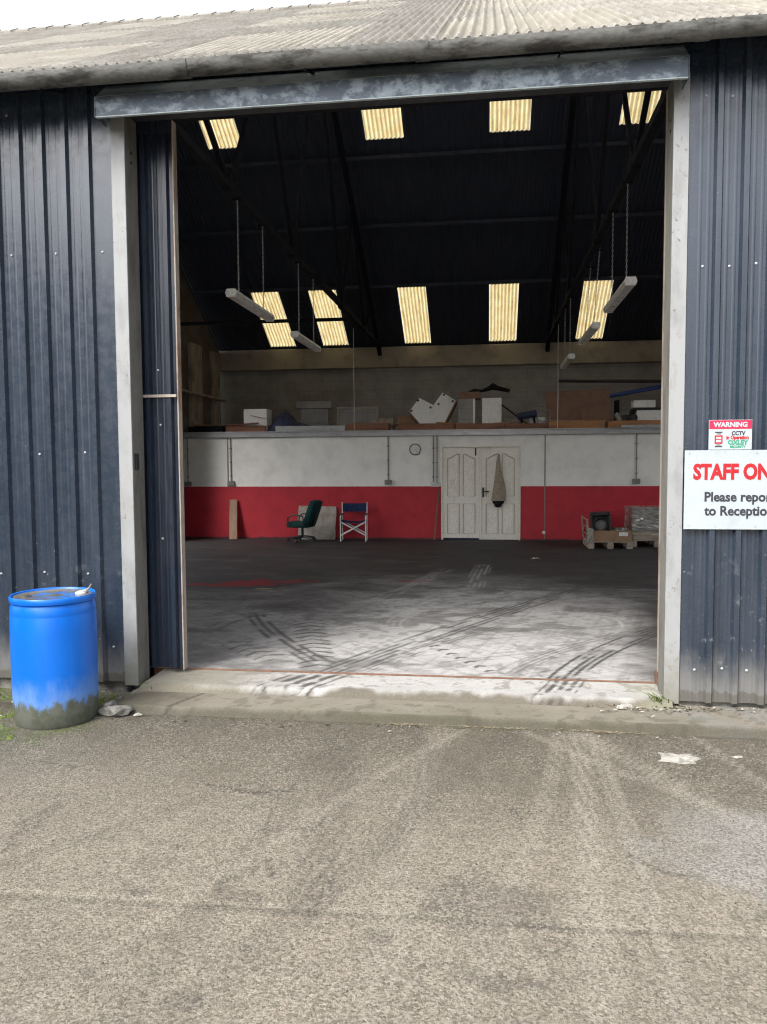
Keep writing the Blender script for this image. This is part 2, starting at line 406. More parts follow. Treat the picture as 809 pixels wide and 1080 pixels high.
# ------------------------------------------------------------------ ground sheets with worn colours
def sheet(name, xs, ys, zf, colf, mat, kind='structure', rise=None):
    X, Y = np.meshgrid(xs, ys); nx, ny = len(xs), len(ys)
    Z = zf(X, Y) if callable(zf) else np.full(X.shape, zf)
    co = np.stack([X, Y, Z], -1).reshape(-1, 3)
    i = np.arange((ny - 1) * nx).reshape(ny - 1, nx)[:, :-1].ravel()
    F = np.stack([i, i + 1, i + 1 + nx, i + nx], 1)
    me = bpy.data.meshes.new(name)
    me.vertices.add(len(co)); me.vertices.foreach_set('co', co.ravel())
    me.loops.add(F.size); me.loops.foreach_set('vertex_index', F.ravel())
    me.polygons.add(len(F)); me.polygons.foreach_set('loop_start', np.arange(0, F.size, 4))
    me.polygons.foreach_set('loop_total', np.full(len(F), 4)); me.update(); me.validate()
    at = me.attributes.new('Col', 'FLOAT_COLOR', 'POINT')
    at.data.foreach_set('color', colf(X, Y).reshape(-1, 4).astype(np.float32).ravel())
    me.materials.append(M[mat]); me.polygons.foreach_set('use_smooth', [True] * len(F))
    o = bpy.data.objects.new(name, me); COL.objects.link(o)
    if kind: o['kind'] = kind
    return o
def rgb(*a): return np.array(a)
def lerp(c, t, d): return c * (1 - t[..., None]) + np.asarray(d) * t[..., None]
def seg_coord(X, Y, pts):
    """distance across and length along a polyline, for tyre tracks"""
    best = np.full(X.shape, 1e9); across = np.zeros(X.shape); along = np.zeros(X.shape); L = 0
    for (x0, y0), (x1, y1) in zip(pts[:-1], pts[1:]):
        dx, dy = x1 - x0, y1 - y0; l = math.hypot(dx, dy); ux, uy = dx / l, dy / l
        t = np.clip((X - x0) * ux + (Y - y0) * uy, 0, l)
        px, py = X - x0 - t * ux, Y - y0 - t * uy; d = np.hypot(px, py)
        m = d < best; best = np.where(m, d, best)
        across = np.where(m, px * -uy + py * ux, across); along = np.where(m, L + t, along); L += l
    return best, across, along, L
def curve(p0, p1, p2, n=14):
    return [((1 - t) ** 2 * p0[0] + 2 * t * (1 - t) * p1[0] + t * t * p2[0], (1 - t) ** 2 * p0[1] + 2 * t * (1 - t) * p1[1] + t * t * p2[1]) for t in np.linspace(0, 1, n)]

def yard_col(X, Y):
    w = fbm(X * .7, Y * .7, 3); f = fbm(X * 3, Y * 3, 9); g = fbm(X * 9, Y * 9, 21, 3)
    c = np.zeros(X.shape + (3,)) + rgb(.240, .213, .170)
    c = c * (0.74 + .34 * w + .20 * f)[..., None]
    damp = sstep(-2.6, -.85, Y + 1.3 * (w - .5) + .5 * (f - .5))
    c = lerp(c, damp * .72, rgb(.085, .074, .056))
    # brushed drag lines across the pour and screed joints
    b = vnoise(X * 1.3 + 40, (Y + .04 * X) * 26, 5)
    c *= (.95 + .10 * b)[..., None]
    for yy, s in ((-2.66, .020),):
        d = np.abs(Y - yy - .02 * X - .03 * (w - .5)); c = lerp(c, np.exp(-(d / s) ** 2) * .6 * sstep(.35, .6, f + .15), rgb(.085, .074, .058)); d2 = np.abs(Y - yy - .034 - .02 * X - .03 * (w - .5)); c = lerp(c, np.exp(-(d2 / s) ** 2) * .5, rgb(.33, .30, .24))
    # pale and dark tyre streaks fanning out of the doorway
    for k, (p, q, r_, wd, st, dk) in enumerate([((-.3, -.5), (-.5, -2), (-.2, -5), .10, .35, 0), ((.55, -.5), (.5, -2), (.15, -5), .09, .5, 0), ((.6, -.5), (1.2, -1.6), (1.9, -3.2), .10, .5, 0),
                                    ((.2, -.5), (-.6, -2.2), (-1.6, -5), .11, .4, 1), ((-.9, -.5), (-.8, -1.5), (-.7, -2.6), .13, .5, 1), ((1.1, -.5), (1.6, -1.2), (2.6, -2.2), .12, .45, 1),
                                    ((-1.0, -.5), (-.95, -2.0), (-1.35, -5), .10, .35, 1), ((.9, -.5), (.65, -2.0), (.55, -5), .12, .3, 1), ((.25, -.5), (1.0, -1.5), (2.3, -2.6), .05, .5, 0), ((.65, -.5), (.72, -1.8), (.5, -5), .05, .55, 0), ((-.15, -.5), (-.9, -1.8), (-1.5, -3.4), .05, .45, 0), ((.45, -.5), (.30, -2), (-.6, -5), .06, .4, 0), ((1.3, -.5), (1.5, -1.4), (2.0, -2.6), .05, .45, 0), ((-.6, -.5), (-1.4, -1.7), (-2.2, -2.6), .07, .35, 1), ((-.5, -.5), (-.2, -1.2), (-.45, -2.2), .10, .4, 1)]):
        d, a, al, L = seg_coord(X, Y, curve(p, q, r_))
        m = sstep(wd, wd * .4, d) * sstep(.05, .55, .5 * f + .6 * g) * np.minimum(st * (1.1 if dk else 1.6), .85)
        rib = .55 + .45 * np.cos(a * 2 * math.pi / .035)
        c = lerp(c, m * rib, rgb(.085, .074, .062) if dk else rgb(.30, .272, .225))
    oil = sstep(.66, .78, fbm(X * 1.1 + 7, Y * 1.6, 31)); c = lerp(c, oil * .5, rgb(.10, .088, .074))
    spot = sstep(.70, .78, fbm(X * 5 + 3, Y * 5, 51, 3)); c = lerp(c, spot * .35, rgb(.075, .065, .055))
    for pts in ([(-1.5, -1.55), (-1.25, -1.62), (-1.05, -1.58)], [(.62, -2.05), (.75, -2.2), (.9, -2.22)], [(-.95, -2.3), (-.9, -2.45)], [(.1, -1.6), (.16, -1.75), (.15, -1.9)], [(-2.6, -1.35), (-2.35, -1.4)]):
        d, a, al, L = seg_coord(X + .02 * (g - .5), Y + .03 * (g - .5), pts); c = lerp(c, sstep(.013, .004, d) * .8, rgb(.05, .044, .036))
    pale = sstep(1.0, .5, np.hypot((X - 1.25) / .65, (Y + 2.0) / .55) + 1.1 * (f - .5)); c = lerp(c, pale * .5, rgb(.29, .285, .28))
    # dirt and algae in the corner round the drum
    gr = sstep(-2.55, -3.0, X + .35 * (f - .5) - .45 * (Y + .9) * (Y < -.9)) * sstep(-2.0, -1.0, Y + .4 * (w - .5))
    c = lerp(c, gr * .8, rgb(.105, .105, .075)); c = lerp(c, gr * sstep(.52, .66, g) * .8, rgb(.075, .105, .022))
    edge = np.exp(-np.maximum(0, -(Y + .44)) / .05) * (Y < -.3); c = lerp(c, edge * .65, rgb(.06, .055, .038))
    return np.concatenate([c, np.clip(1 - .35 * damp, 0, 1)[..., None]], -1)
far = lambda a, b, n: np.geomspace(a, b, n)
xs = np.concatenate([-far(90, 5.3, 12), np.arange(-5.2, 4.6, .022), far(4.7, 90, 12)])
ys = np.concatenate([-far(90, 6.2, 12), np.arange(-6.1, -3.6, .06), np.arange(-3.6, -.2, .018), far(.2, 90, 12)])
def yard_z(X, Y): return -.10 - .0 * X + .006 * (fbm(X * 1.5, Y * 1.5, 77, 3) - .5)
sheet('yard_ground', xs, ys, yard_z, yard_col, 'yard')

def floor_col(X, Y):
    w = fbm(X * .55, Y * .55, 4); f = fbm(X * 2.4, Y * 2.4, 8); g = fbm(X * 11, Y * 11, 15, 3)
    sw = fbm(X * .9 + 5, Y * 4, 19)
    c = np.zeros(X.shape + (3,)) + rgb(.355, .35, .342)
    c = c * (.50 + .40 * f + .34 * sw + .26 * g)[..., None]
    # rubber and oil film, colour also darkened inward as painted falloff of door light
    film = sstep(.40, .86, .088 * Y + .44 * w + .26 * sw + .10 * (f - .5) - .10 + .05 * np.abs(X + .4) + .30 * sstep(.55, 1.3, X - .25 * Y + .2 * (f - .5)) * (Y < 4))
    c = lerp(c, sstep(.55, .68, fbm(X * 1.7, Y * 2.8, 33)) * .6, rgb(.07, .066, .064))
    c = lerp(c, sstep(.54, .64, g) * .45, rgb(.10, .096, .092))
    # pale scraped patches
    c = lerp(c, sstep(.60, .72, fbm(X * 3 + 9, Y * 1.3, 61)) * .14, rgb(.42, .41, .40))
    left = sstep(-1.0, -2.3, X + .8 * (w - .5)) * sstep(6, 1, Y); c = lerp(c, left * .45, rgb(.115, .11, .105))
    # fine scuffs dragged in several directions
    for an, st in ((.5, .35), (-.7, .25), (1.3, .22)):
        ca, sa = math.cos(an), math.sin(an); n_ = fbm((X * ca + Y * sa) * 1.4, (-X * sa + Y * ca) * 22, 90 + int(an * 10), 3)
        c = lerp(c, sstep(.60, .72, n_) * st, rgb(.09, .086, .083)); c = lerp(c, sstep(.36, .26, n_) * st * .4, rgb(.44, .435, .425))
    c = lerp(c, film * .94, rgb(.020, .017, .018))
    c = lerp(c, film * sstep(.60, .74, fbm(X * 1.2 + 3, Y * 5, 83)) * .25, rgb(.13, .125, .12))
    # red oxide spill and stains
    bk = sstep(1.1, .6, np.hypot((X + 3.1) / 1.1, (Y - 4.9) / .75) + 1.2 * (f - .5)); c = lerp(c, bk * .7, rgb(.022, .02, .022))
    rd = sstep(1, .75, np.hypot((X + 3.2) / .58, (Y - 4.82 - .25 * (X + 3.2)) / .26) + 2.2 * (f - .5) + 1.2 * (g - .5))
    c = lerp(c, rd * .93, rgb(.15, .006, .012))
    rd = sstep(1, .55, np.hypot((X + 1.0) / .34, (Y - 5.2) / .16) + .9 * (f - .5)); c = lerp(c, rd * .6, rgb(.13, .02, .02))
    yl = sstep(1, .6, np.hypot((X + 2.9) / .14, (Y - 4.35) / .05)); c = lerp(c, yl * .5, rgb(.35, .25, .06))
    for k, (p, q, r_, wd, n, st) in enumerate([
        ((-1.45, .0), (-.4, 2.2), (2.7, 7.5), .16, 4, .75), ((-1.05, .35), (-.5, 1.5), (.3, 2.6), .10, 3, .55), ((.42, -.1), (.75, 1.5), (2.4, 3.1), .13, 4, .95), ((.10, .45), (.6, 1.6), (2.2, 2.9), .10, 3, .5),
        ((-2.55, 2.75), (-2.1, 1.6), (-1.25, .55), .12, 2, .85), ((-2.45, 2.8), (-2.75, 2.3), (-2.7, 1.7), .10, 2, .55),
        ((1.15, 2.95), (1.45, 2.5), (1.0, 1.9), .10, 2, -.6), ((-.9, 2.0), (-1.1, 2.6), (-.6, 3.4), .14, 3, -.35), ((-.2, 4.6), (-.15, 5.7), (-.05, 7.2), .14, 3, -.5), ((-1.4, 3.4), (-1.0, 4.6), (-.6, 6.6), .14, 3, -.35),
        ((-.6, 4.2), (.4, 4.9), (2.6, 5.3), .12, 3, .4), ((-2.2, 1.0), (.2, 3.6), (1.6, 6.8), .10, 3, .35)]):
        d, a, al, L = seg_coord(X, Y, curve(p, q, r_, 20))
        tread = .25 + .75 * (np.cos(a / wd * math.pi * (n + 1)) > .1)
        rib_i = np.floor(a / wd * (n + 1) * .5 + .5)
        brk = sstep(.30, .62, .35 * g + .75 * vnoise(al * 3.2 + rib_i * 9.7, rib_i * 3.1, 71 + k))
        lug = .92 + .08 * (np.sin(al * 2 * math.pi / .045 + np.abs(a) * 60) > 0)
        wd = wd * (.92 + .16 * f); m = sstep(wd * 1.05, wd * .9, d) * tread * brk * lug * sstep(0, .25, al) * sstep(0, .4, L - al)
        c = lerp(c, m * abs(st), rgb(.035, .034, .034) if st > 0 else rgb(.42, .41, .40))
    # chevron lug prints of a tractor tyre and a second short run
    for (p, q, wd, st) in (((-1.88, 2.45), (-1.36, .55), .17, 1.), ((-2.35, 1.35), (-1.75, .75), .17, .8), ((-.50, 1.42), (.02, .58), .06, .9), ((.05, .62), (.45, .55), .10, .45)):
        d, a, al, L = seg_coord(X, Y, [p, q])
        ph = ((al - .55 * np.abs(a)) / .155) % 1.0
        m = sstep(.34, .24, ph) * sstep(0, .05, ph) * sstep(wd, wd * .8, d) * (al > .01) * (al < L - .01) * sstep(.28, .52, .5 * f + .55 * g)
        c = lerp(c, m * st, rgb(.06, .058, .056))
    return np.concatenate([c, np.clip(.80 - .18 * film + .12 * (f - .5), .3, 1)[..., None]], -1)
xs = np.concatenate([np.linspace(XL - .15, -4.7, 30), np.arange(-4.66, 3.9, .015), np.linspace(3.94, XR + .15, 20)])
ys = np.concatenate([np.arange(.41, 3.2, .015), np.arange(3.2, 11.1, .03), np.linspace(11.2, YB + .1, 5)])
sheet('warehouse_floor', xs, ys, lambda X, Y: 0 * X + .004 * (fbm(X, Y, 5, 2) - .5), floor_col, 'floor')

def thresh_col(X, Y):
    f = fbm(X * 4, Y * 6, 8); g = fbm(X * 14, Y * 14, 15, 4)
    c = np.zeros(X.shape + (3,)) + rgb(.37, .365, .35); c = c * (.70 + .34 * f + .22 * g)[..., None]
    lim = -.045 + .16 * (fbm(X * 3.2, 0 * X, 44, 4) - .5) + .05 * (g - .5)
    wear = sstep(.05, -.02, Y - lim); wear = np.maximum(wear, sstep(.56, .64, g) * .55)
    wear = np.maximum(wear, sstep(.38, .1, np.hypot((X + 1.75) / 1.3, 0 * Y)) * sstep(.45, .6, f) * .7)
    c = lerp(c, wear, rgb(.125, .112, .09))
    left = sstep(-1.5, -2.25, X + .8 * (f - .5)); c = lerp(c, left * .8, rgb(.17, .158, .12))
    rt = sstep(.85, 1.2, X + .3 * (f - .5)); c = lerp(c, rt * .35, rgb(.27, .28, .19))
    for p, q, r_, wd in (((.42, -.1), (.55, .2), (.62, .5), .13), ((-1.52, -.1), (-1.35, .2), (-1.2, .5), .2)):
        d, a, al, L = seg_coord(X, Y, curve(p, q, r_, 6)); m = sstep(wd * 1.05, wd * .9, d) * (np.cos(a / wd * math.pi * 4) > -.1) * sstep(.35, .55, .5 * f + .5 * g)
        c = lerp(c, m * .85, rgb(.045, .043, .04))
    return np.concatenate([c, np.full(X.shape, .9)[..., None]], -1)
sheet('door_threshold', np.arange(-2.66, 1.26, .012), np.arange(-.13, .372, .012), lambda X, Y: .003 - .058 * sstep(-.01, -.12, Y) - .07 * sstep(-2.56, -2.65, X) + .003 * (fbm(X * 5, Y * 5, 3, 3) - .5), thresh_col, 'apron')

def apron_col(X, Y):
    w = fbm(X * .9, Y * .9, 14); f = fbm(X * 4, Y * 4, 18); g = fbm(X * 15, Y * 15, 25, 3)
    c = np.zeros(X.shape + (3,)) + rgb(.215, .196, .162); c = c * (.50 + .36 * w + .34 * f + .26 * g)[..., None]
    damp = sstep(.45, .65, w + .25 * (f - .5)); c = lerp(c, damp * .5, rgb(.115, .10, .08))
    al = sstep(.45, .62, fbm(X * 1.6 + 4, Y * 3, 35)); c = lerp(c, al * .28, rgb(.115, .112, .066))
    blue = sstep(.9, 1.5, X) * sstep(.45, .6, f); c = lerp(c, sstep(.56, .66, g) * .5, rgb(.075, .066, .05)); c = lerp(c, sstep(-2.0, -2.5, X + .4 * (f - .5)) * .75, rgb(.10, .092, .07)); c = lerp(c, blue * .4, rgb(.185, .19, .19))
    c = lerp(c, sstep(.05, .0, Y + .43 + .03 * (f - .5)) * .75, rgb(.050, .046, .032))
    for x0, s in ((-2.22, .42), (3.1, -.1)):
        d = np.abs(X - x0 - s * (Y + .43) - .02 * (f - .5)); c = lerp(c, np.exp(-(d / .014) ** 2) * .9, rgb(.04, .038, .028))
    return np.concatenate([c, np.clip(1 - .35 * damp, 0, 1)[..., None]], -1)
def apron_z(X, Y):
    z = -.046 + .010 * (fbm(X * 2.5, Y * 2.5, 6, 3) - .5)
    lip = sstep(-.405, -.455, Y + .03 * (fbm(X * 4, 0 * X, 66, 4) - .5))
    lipl = sstep(-2.52, -2.80, X + .25 * (fbm(X * 3, Y * 6, 67) - .5))
    return z - .055 * np.maximum(lip, lipl)
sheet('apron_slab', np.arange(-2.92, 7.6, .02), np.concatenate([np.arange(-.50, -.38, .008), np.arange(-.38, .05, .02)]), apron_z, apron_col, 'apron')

# moss cushions and dirt round the drum: nobody could count them
mb = MB()
for i in range(420):
    while True:
        x, y = random.uniform(-4.3, -2.75), random.uniform(-1.7, .0)
        if fbm(np.array([x * 3.]), np.array([y * 3.]), 5)[0] > .50 and math.hypot(x + 2.97, y + .60) > .31 and (y > -.9 or x < -2.95 + .55 * (y + .9)): break
    r_ = random.uniform(.012, .036); h = r_ * random.uniform(.3, .7); a0 = random.random() * 6
    vs = [(x, y, -.098 + h)] + [(x + r_ * random.uniform(.7, 1.2) * math.cos(a0 + k), y + r_ * random.uniform(.7, 1.2) * math.sin(a0 + k), -.103) for k in np.arange(6) * math.pi / 3]
    mb.add(vs, [(0, k + 1, (k + 1) % 6 + 1) for k in range(6)])
tag(mb.build('moss_patches', 'moss', smooth=True, fix=False), kind='stuff')

# ------------------------------------------------------------------ the shed
shed = thing('warehouse', 'navy steel clad shed with wide open doorway under weathered corrugated roof', 'warehouse')

def profile(x0, x1, first, pitch, depth=.030, out=0.):
    """box-rib sheet: pans with shallow swages and narrow raised ribs; returns the front polyline (x, y)"""
    k0 = math.ceil((x0 + .05 - first) / pitch); pts = [(x0, out)]
    k = k0
    while first + k * pitch + .04 < x1:
        c = first + k * pitch
        for s in (.35, .65):
            xx = c - pitch + pitch * s
            if xx - .012 > x0 + .01 and xx - .012 > pts[-1][0]: pts += [(xx - .012, out), (xx - .004, out - .001), (xx + .004, out - .001), (xx + .012, out)]
        pts += [(c - .031, out), (c - .017, out - depth), (c + .017, out - depth), (c + .031, out)]
        k += 1
    return pts + [(x1, out)]
def cladding(name, x0, x1, z0, z1, first, pitch, screws=(), parent=shed, mats=('cladding', 'screw'), out=0., back=.03):
    mb = MB(); fr = profile(x0, x1, first, pitch, .030, out)
    n = len(fr)
    # front strip with real gauge: folded front and a flat liner behind it
    vs = [(x, y, z0) for x, y in fr] + [(x, y, z1) for x, y in fr] + [(x, out + back, z0) for x, y in fr] + [(x, out + back, z1) for x, y in fr]
    fs = [(i, i + 1, n + i + 1, n + i) for i in range(n - 1)] + [(2 * n + i, 3 * n + i, 3 * n + i + 1, 2 * n + i + 1) for i in range(n - 1)]
    fs += [(i, 2 * n + i, 2 * n + i + 1, i + 1) for i in range(n - 1)] + [(n + i, n + i + 1, 3 * n + i + 1, 3 * n + i) for i in range(n - 1)]
    fs += [(0, n, 3 * n, 2 * n), (n - 1, 3 * n - 1, 4 * n - 1, 2 * n - 1)]
    mb.add(vs, fs)
    mb.m = 1
    for z in screws:
        x = first + pitch * math.ceil((x0 - first) / pitch) - pitch / 2
        while x < x1 - .02:
            if x > x0 + .02 and random.random() > .22:
                xx, zz = x + random.uniform(-.006, .006), z + random.uniform(-.012, .012)
                if random.random() < .9:
                    mb.ring([(xx, out, zz), (xx, out - .004, zz), (xx, out - .009, zz)], [.009, .009, .004], 8)
            x += pitch
    return mb.build(name, mats, parent)
cladding('wall_cladding', BX0, -2.728, -.005, 4.44, -2.905, .18, (4.20, 3.19, 1.725, .815, .25))
cladding('wall_cladding', 1.308, BX1, -.012, 4.44, 1.325, .170, (4.03, 2.935, 1.35, .212))
cladding('wall_cladding', -2.726, 1.306, 4.205, 4.44, -2.905, .18, ())
# concrete plinth behind the foot of the sheets
for a, b in ((BX0, -2.73), (1.31, BX1)):
    mb = MB(); mb.box((a, .034, -.4), (b, .16, .22)); mb.build('plinth', 'rubble', shed)
mb = MB(); mb.box((-2.664, .374, -.25), (1.262, .406, .006), .002); mb.build('floor_rail', 'rust', shed)

for x0, x1 in ((-2.725, -2.620), (1.204, 1.304)):
    mb = MB()
    mb.box((x0, -.012, -.03), (x1, .004, 4.185), .002); mb.m = 1
    mb.box((x0 + .004, .0045, -.03), (x1 - .004, .205, 4.19), .004)
    mb.m = 2
    s = 1 if x0 < 0 else -1; xf = x1 - .004 if s > 0 else x0 + .004
    for z in (3.86, 3.93): mb.cyl((xf - s * .003, .10, z), (xf + s * .004, .10, z), .012, seg=10)
    mb.box((min(xf, xf + s * .02), .03, 1.60), (max(xf, xf + s * .02), .07, 1.72), .004) if s > 0 else None
    mb.build('door_jamb', ['jamb', 'post', 'black'], shed)
# header box with its sloping lid
mb = MB()
mb.yz([(-.20, 4.072), (-.20, 4.205), (-.036, 4.205), (-.036, 4.172), (-.182, 4.172), (-.182, 4.072)], -2.736, 1.246)
mb.m = 1
mb.yz([(-.202, 4.207), (-.035, 4.352), (-.035, 4.207)], -2.738, 1.248); mb.m = 2; mb.box((-2.70, -.181, 4.160), (1.21, -.036, 4.171))
mb.m = 0
mb.m = 1; mb.box((-2.736, -.2035, 4.066), (1.246, -.1795, 4.0715)); mb.m = 0; mb.box((-2.742, -.206, 4.066), (-2.737, -.036, 4.206)); mb.box((1.247, -.206, 4.066), (1.252, -.036, 4.206))
for x in (-1.77, -.25): mb.box((x, -.203, 4.072), (x + .05, -.201, 4.203))
mb.build('door_header', ['header', 'header_top', 'fascia'], shed)
mb = MB(); mb.box((-2.70, .034, 4.195), (1.28, .205, 4.30), .005); mb.build('lintel', 'fascia', shed)
mb = MB(); mb.box((-5.6, .25, 4.245), (4.8, .37, 4.34), .006); mb.build('door_track', 'steel', shed)
mb = MB(); mb.box((BX0, -.06, 4.372), (BX1, -.033, 4.47)); mb.box((BX0, -.033, 4.441), (BX1, .03, 4.47)); mb.build('fascia_board', 'fascia', shed)

# sliding leaves hung behind the wall, mostly pushed open
def leaf(x0, x1, edge_left):
    o = cladding('sliding_door', x0, x1, .04, 4.215, x0 + .075, .17, (2.35, 1.95, 1.05), shed, ('leaf', 'screw'), .275, .03)
    mb = MB(); xe = x0 - .022 if edge_left else x1 - .001
    mb.box((xe, .248, .03), (xe + (.022 if edge_left else .011), .32, 4.215), .003); mb.build('edge_trim', 'edge', o)
    mb = MB(); mb.box((x0 + .001, .232, 2.15), (x1 - .001, .2445, 2.172), .002); mb.build('cover_strip', 'edge', o)
    mb = MB(); mb.box((x0 + .001, .24, 4.12), (x1 - .001, .2445, 4.21), .002); mb.build('top_rail', 'leaf', o)
    if edge_left:
        mb = MB(); mb.box((xe - .012, .235, .03), (xe + .06, .325, .055), .003); mb.box((xe - .014, .235, .055), (xe - .003, .325, .12), .003); mb.build('floor_guide', 'rust', o)
    return o
leaf(-4.55, -2.368, False); leaf(1.243, 3.42, True)

# gutter: half-round cast lengths with socket collars
mb = MB(); prof = []
for k in range(13):
    t = math.pi * k / 12; prof.append((-.352 - .072 * math.cos(t), 4.302 - .082 * math.sin(t)))
inner = [(y * .86 + -.352 * .14, z * .86 + 4.302 * .14 + .006) for y, z in prof]
for a, b in ((BX0, -4.0), (-4.0, -2.02), (-2.02, -.42), (-.42, 1.30), (1.30, 3.1), (3.1, BX1)):
    w = random.uniform(-.004, .004)
    mb.yz([(y, z + w) for y, z in prof + inner[::-1]], a, b - .002)
for x in (-4.0, -2.02, -.42, 1.30, 3.1):
    big = [(-.352 - .080 * math.cos(math.pi * k / 12), 4.304 - .090 * math.sin(math.pi * k / 12)) for k in range(13)]
    small = [(y * .9 + -.352 * .1, z * .9 + 4.304 * .1) for y, z in big]
    mb.yz(big + small[::-1], x - .055, x + .035)
mb.build('gutter', 'gutter', shed, smooth=True)
for x in (-5.2, -3.05, -1.2, .45, 2.2, 4.0):
    mb = MB(); mb.ring([(x, -.034, 4.33), (x, -.20, 4.27), (x, -.30, 4.225), (x, -.352, 4.214)], .008, 6); mb.build('gutter_bracket', 'steel', shed)
# corrugated roof slopes (real sheets, 20 mm deep profile) with rooflights let in
PITCH, AMP, TH = .0762, .0165, .010
def slope_pt(side, y, off):       # height on the slope plane, pushed along its normal
    z = RZ - abs(y - RY) * SL; nrm = math.sqrt(1 + SL * SL)
    return y + (-SL if side < 0 else SL) / nrm * off, z + off / nrm
SKY_X = {'up': [(-5.08, -4.43), (-2.18, -1.50), (.0, .69), (2.18, 2.77), (4.2, 4.85)],
         'low': [(-5.30, -4.66), (-3.98, -3.36), (-1.99, -1.37), (.0, .63), (1.99, 2.60), (4.0, 4.62)]}
SKY_Y = {'up': (7.25, 8.64), 'low': (11.80, 13.41)}
def holes(side):
    hs = []
    for k in ('up', 'low'):
        for a, b in SKY_X[k]:
            y0, y1 = SKY_Y[k]
            if side < 0: y0, y1 = 2 * RY - y1, 2 * RY - y0
            hs.append((a, b, y0, y1) if side > 0 else (a - .35, b + .35, y0, y1))
    if side < 0:      # front rooflights are added for more daylight indoors, with a third row
        hs += [(a - .35, b + .35, 2.6, 4.1) for a, b in SKY_X['up']]
    return hs
def corr(name, mats, side, x0, x1, ys, skip=None, step=8, th=TH, parent=shed):
    xs = list(np.arange(x0, x1 - PITCH / step * .4, PITCH / step)) + [x1]
    if skip:
        for a, b, _, _ in skip: xs += [a, b]
        ys = sorted(set(list(ys) + [v for h in skip for v in h[2:]]))
    xs = sorted(xs); xs = [xs[0]] + [b for a, b in zip(xs[:-1], xs[1:]) if b - a > 1e-4]
    nx, ny = len(xs), len(ys); vs = []; fs = []; mi = []
    for lay in (0, -th):
        for y in ys:
            for x in xs:
                yy, zz = slope_pt(side, y, AMP * (1 if lay == 0 or th < .01 else .35) * math.sin(2 * math.pi * x / PITCH) + lay * (1 if th < .01 else 1.6)); vs.append((x, yy, zz))
    def cell(i, j):
        if i < 0 or j < 0 or i >= nx - 1 or j >= ny - 1: return False
        if skip:
            xm = (xs[i] + xs[i + 1]) / 2; ym = (ys[j] + ys[j + 1]) / 2
            for a, b, c, d in skip:
                if a < xm < b and c < ym < d: return False
        return True
    N = nx * ny
    for j in range(ny - 1):
        for i in range(nx - 1):
            if not cell(i, j): continue
            a, b, c, d = j * nx + i, j * nx + i + 1, (j + 1) * nx + i + 1, (j + 1) * nx + i
            fs.append((a, b, c, d)); mi.append(0); fs.append((N + d, N + c, N + b, N + a)); mi.append(1)
            for (p, q, ok) in ((a, b, cell(i, j - 1)), (b, c, cell(i + 1, j)), (c, d, cell(i, j + 1)), (d, a, cell(i - 1, j))):
                if not ok: fs.append((q, p, N + p, N + q)); mi.append(0)
    me = bpy.data.meshes.new(name); me.from_pydata(vs, [], fs)
    for m in mats: me.materials.append(M[m])
    me.polygons.foreach_set('material_index', mi); me.polygons.foreach_set('use_smooth', [True] * len(fs))
    try: me.set_sharp_from_angle(angle=R(50))
    except Exception: pass
    o = bpy.data.objects.new(name, me); COL.objects.link(o); o.parent = parent; return o
YREAR = 2 * RY - EY
for side, ys in ((-1, [EY, 1.2, 3.0, 4.9, RY]), (1, [RY, 8.4, 10.3, 12.1, YREAR])):
    hs = holes(side)
    corr('roof_slope', ('roof', 'lining'), side, BX0, BX1, ys, hs)
    for a, b, c, d in hs:
        corr('rooflight', ('skylight', 'skylight') if side > 0 else ('skylight_added', 'skylight_added'), side, a + .003, b - .003, [c + .003, d - .003], None, 8, .003)  # front slope panels are invented as extra daylight sources
mb = MB()
for k in range(int((BX1 - BX0) / .30)):        # ridge tiles lapping one another
    x = BX0 + k * .30
    mb.yz([(RY - .20, RZ - .20 * SL + .042), (RY, RZ + .052), (RY + .20, RZ - .20 * SL + .042), (RY + .20, RZ - .20 * SL + .008), (RY, RZ + .02), (RY - .20, RZ - .20 * SL + .008)], x, x + .285)
    mb.yz([(RY - .21, RZ - .21 * SL + .055), (RY, RZ + .067), (RY + .21, RZ - .21 * SL + .055), (RY + .21, RZ - .21 * SL + .008), (RY, RZ + .02), (RY - .21, RZ - .21 * SL + .008)], x + .287, x + .299)
mb.build('ridge_capping', 'roof', shed)
# purlins
mb = MB()
for y in list(np.linspace(1.0, 5.9, 4)) + [7.1, 8.85, 10.2, 11.62]:
    z = RZ - abs(y - RY) * SL - .10
    mb.box((XL - .05, y - .022, z - .05), (XR + .05, y + .022, z + .02), .004)
mb.build('purlins', 'lining', shed)['kind'] = 'stuff'
def truss(X):
    mb = MB(); zc = 4.42; w = .07
    rz = lambda y: RZ - abs(y - RY) * SL - .26
    B = lambda a, b, s=.048: mb.bar((X, *a), (X, *b), s, s, .004)
    B((.25, zc), (YB - .05, zc), .08)
    B((.20, rz(.20)), (RY, rz(RY)), .09); B((RY, rz(RY)), (YB - .1, rz(YB - .1)), .09)
    for s in (0, 1):
        f = (lambda y: y) if not s else (lambda y: 2 * RY - y)
        B((f(2.3), zc), (f(1.27), rz(1.27))); B((f(2.3), zc), (f(3.7), rz(3.7))); B((f(4.9), zc), (f(3.7), rz(3.7))); B((f(4.9), zc), (RY, rz(RY) - .02))
        for y in (2.3, 4.9): mb.box((X - .045, f(y) - .12, zc - .06), (X + .045, f(y) + .12, zc + .10), .004)
    return mb.build('roof_truss', 'steel', shed)
for X in TRUSS_X: truss(X)
mb = MB(); mb.bar((XL, 9.3, 4.34), (-2.64, 9.3, 4.34), .06, .06, .004); mb.build('tie_bar', 'steel', shed)
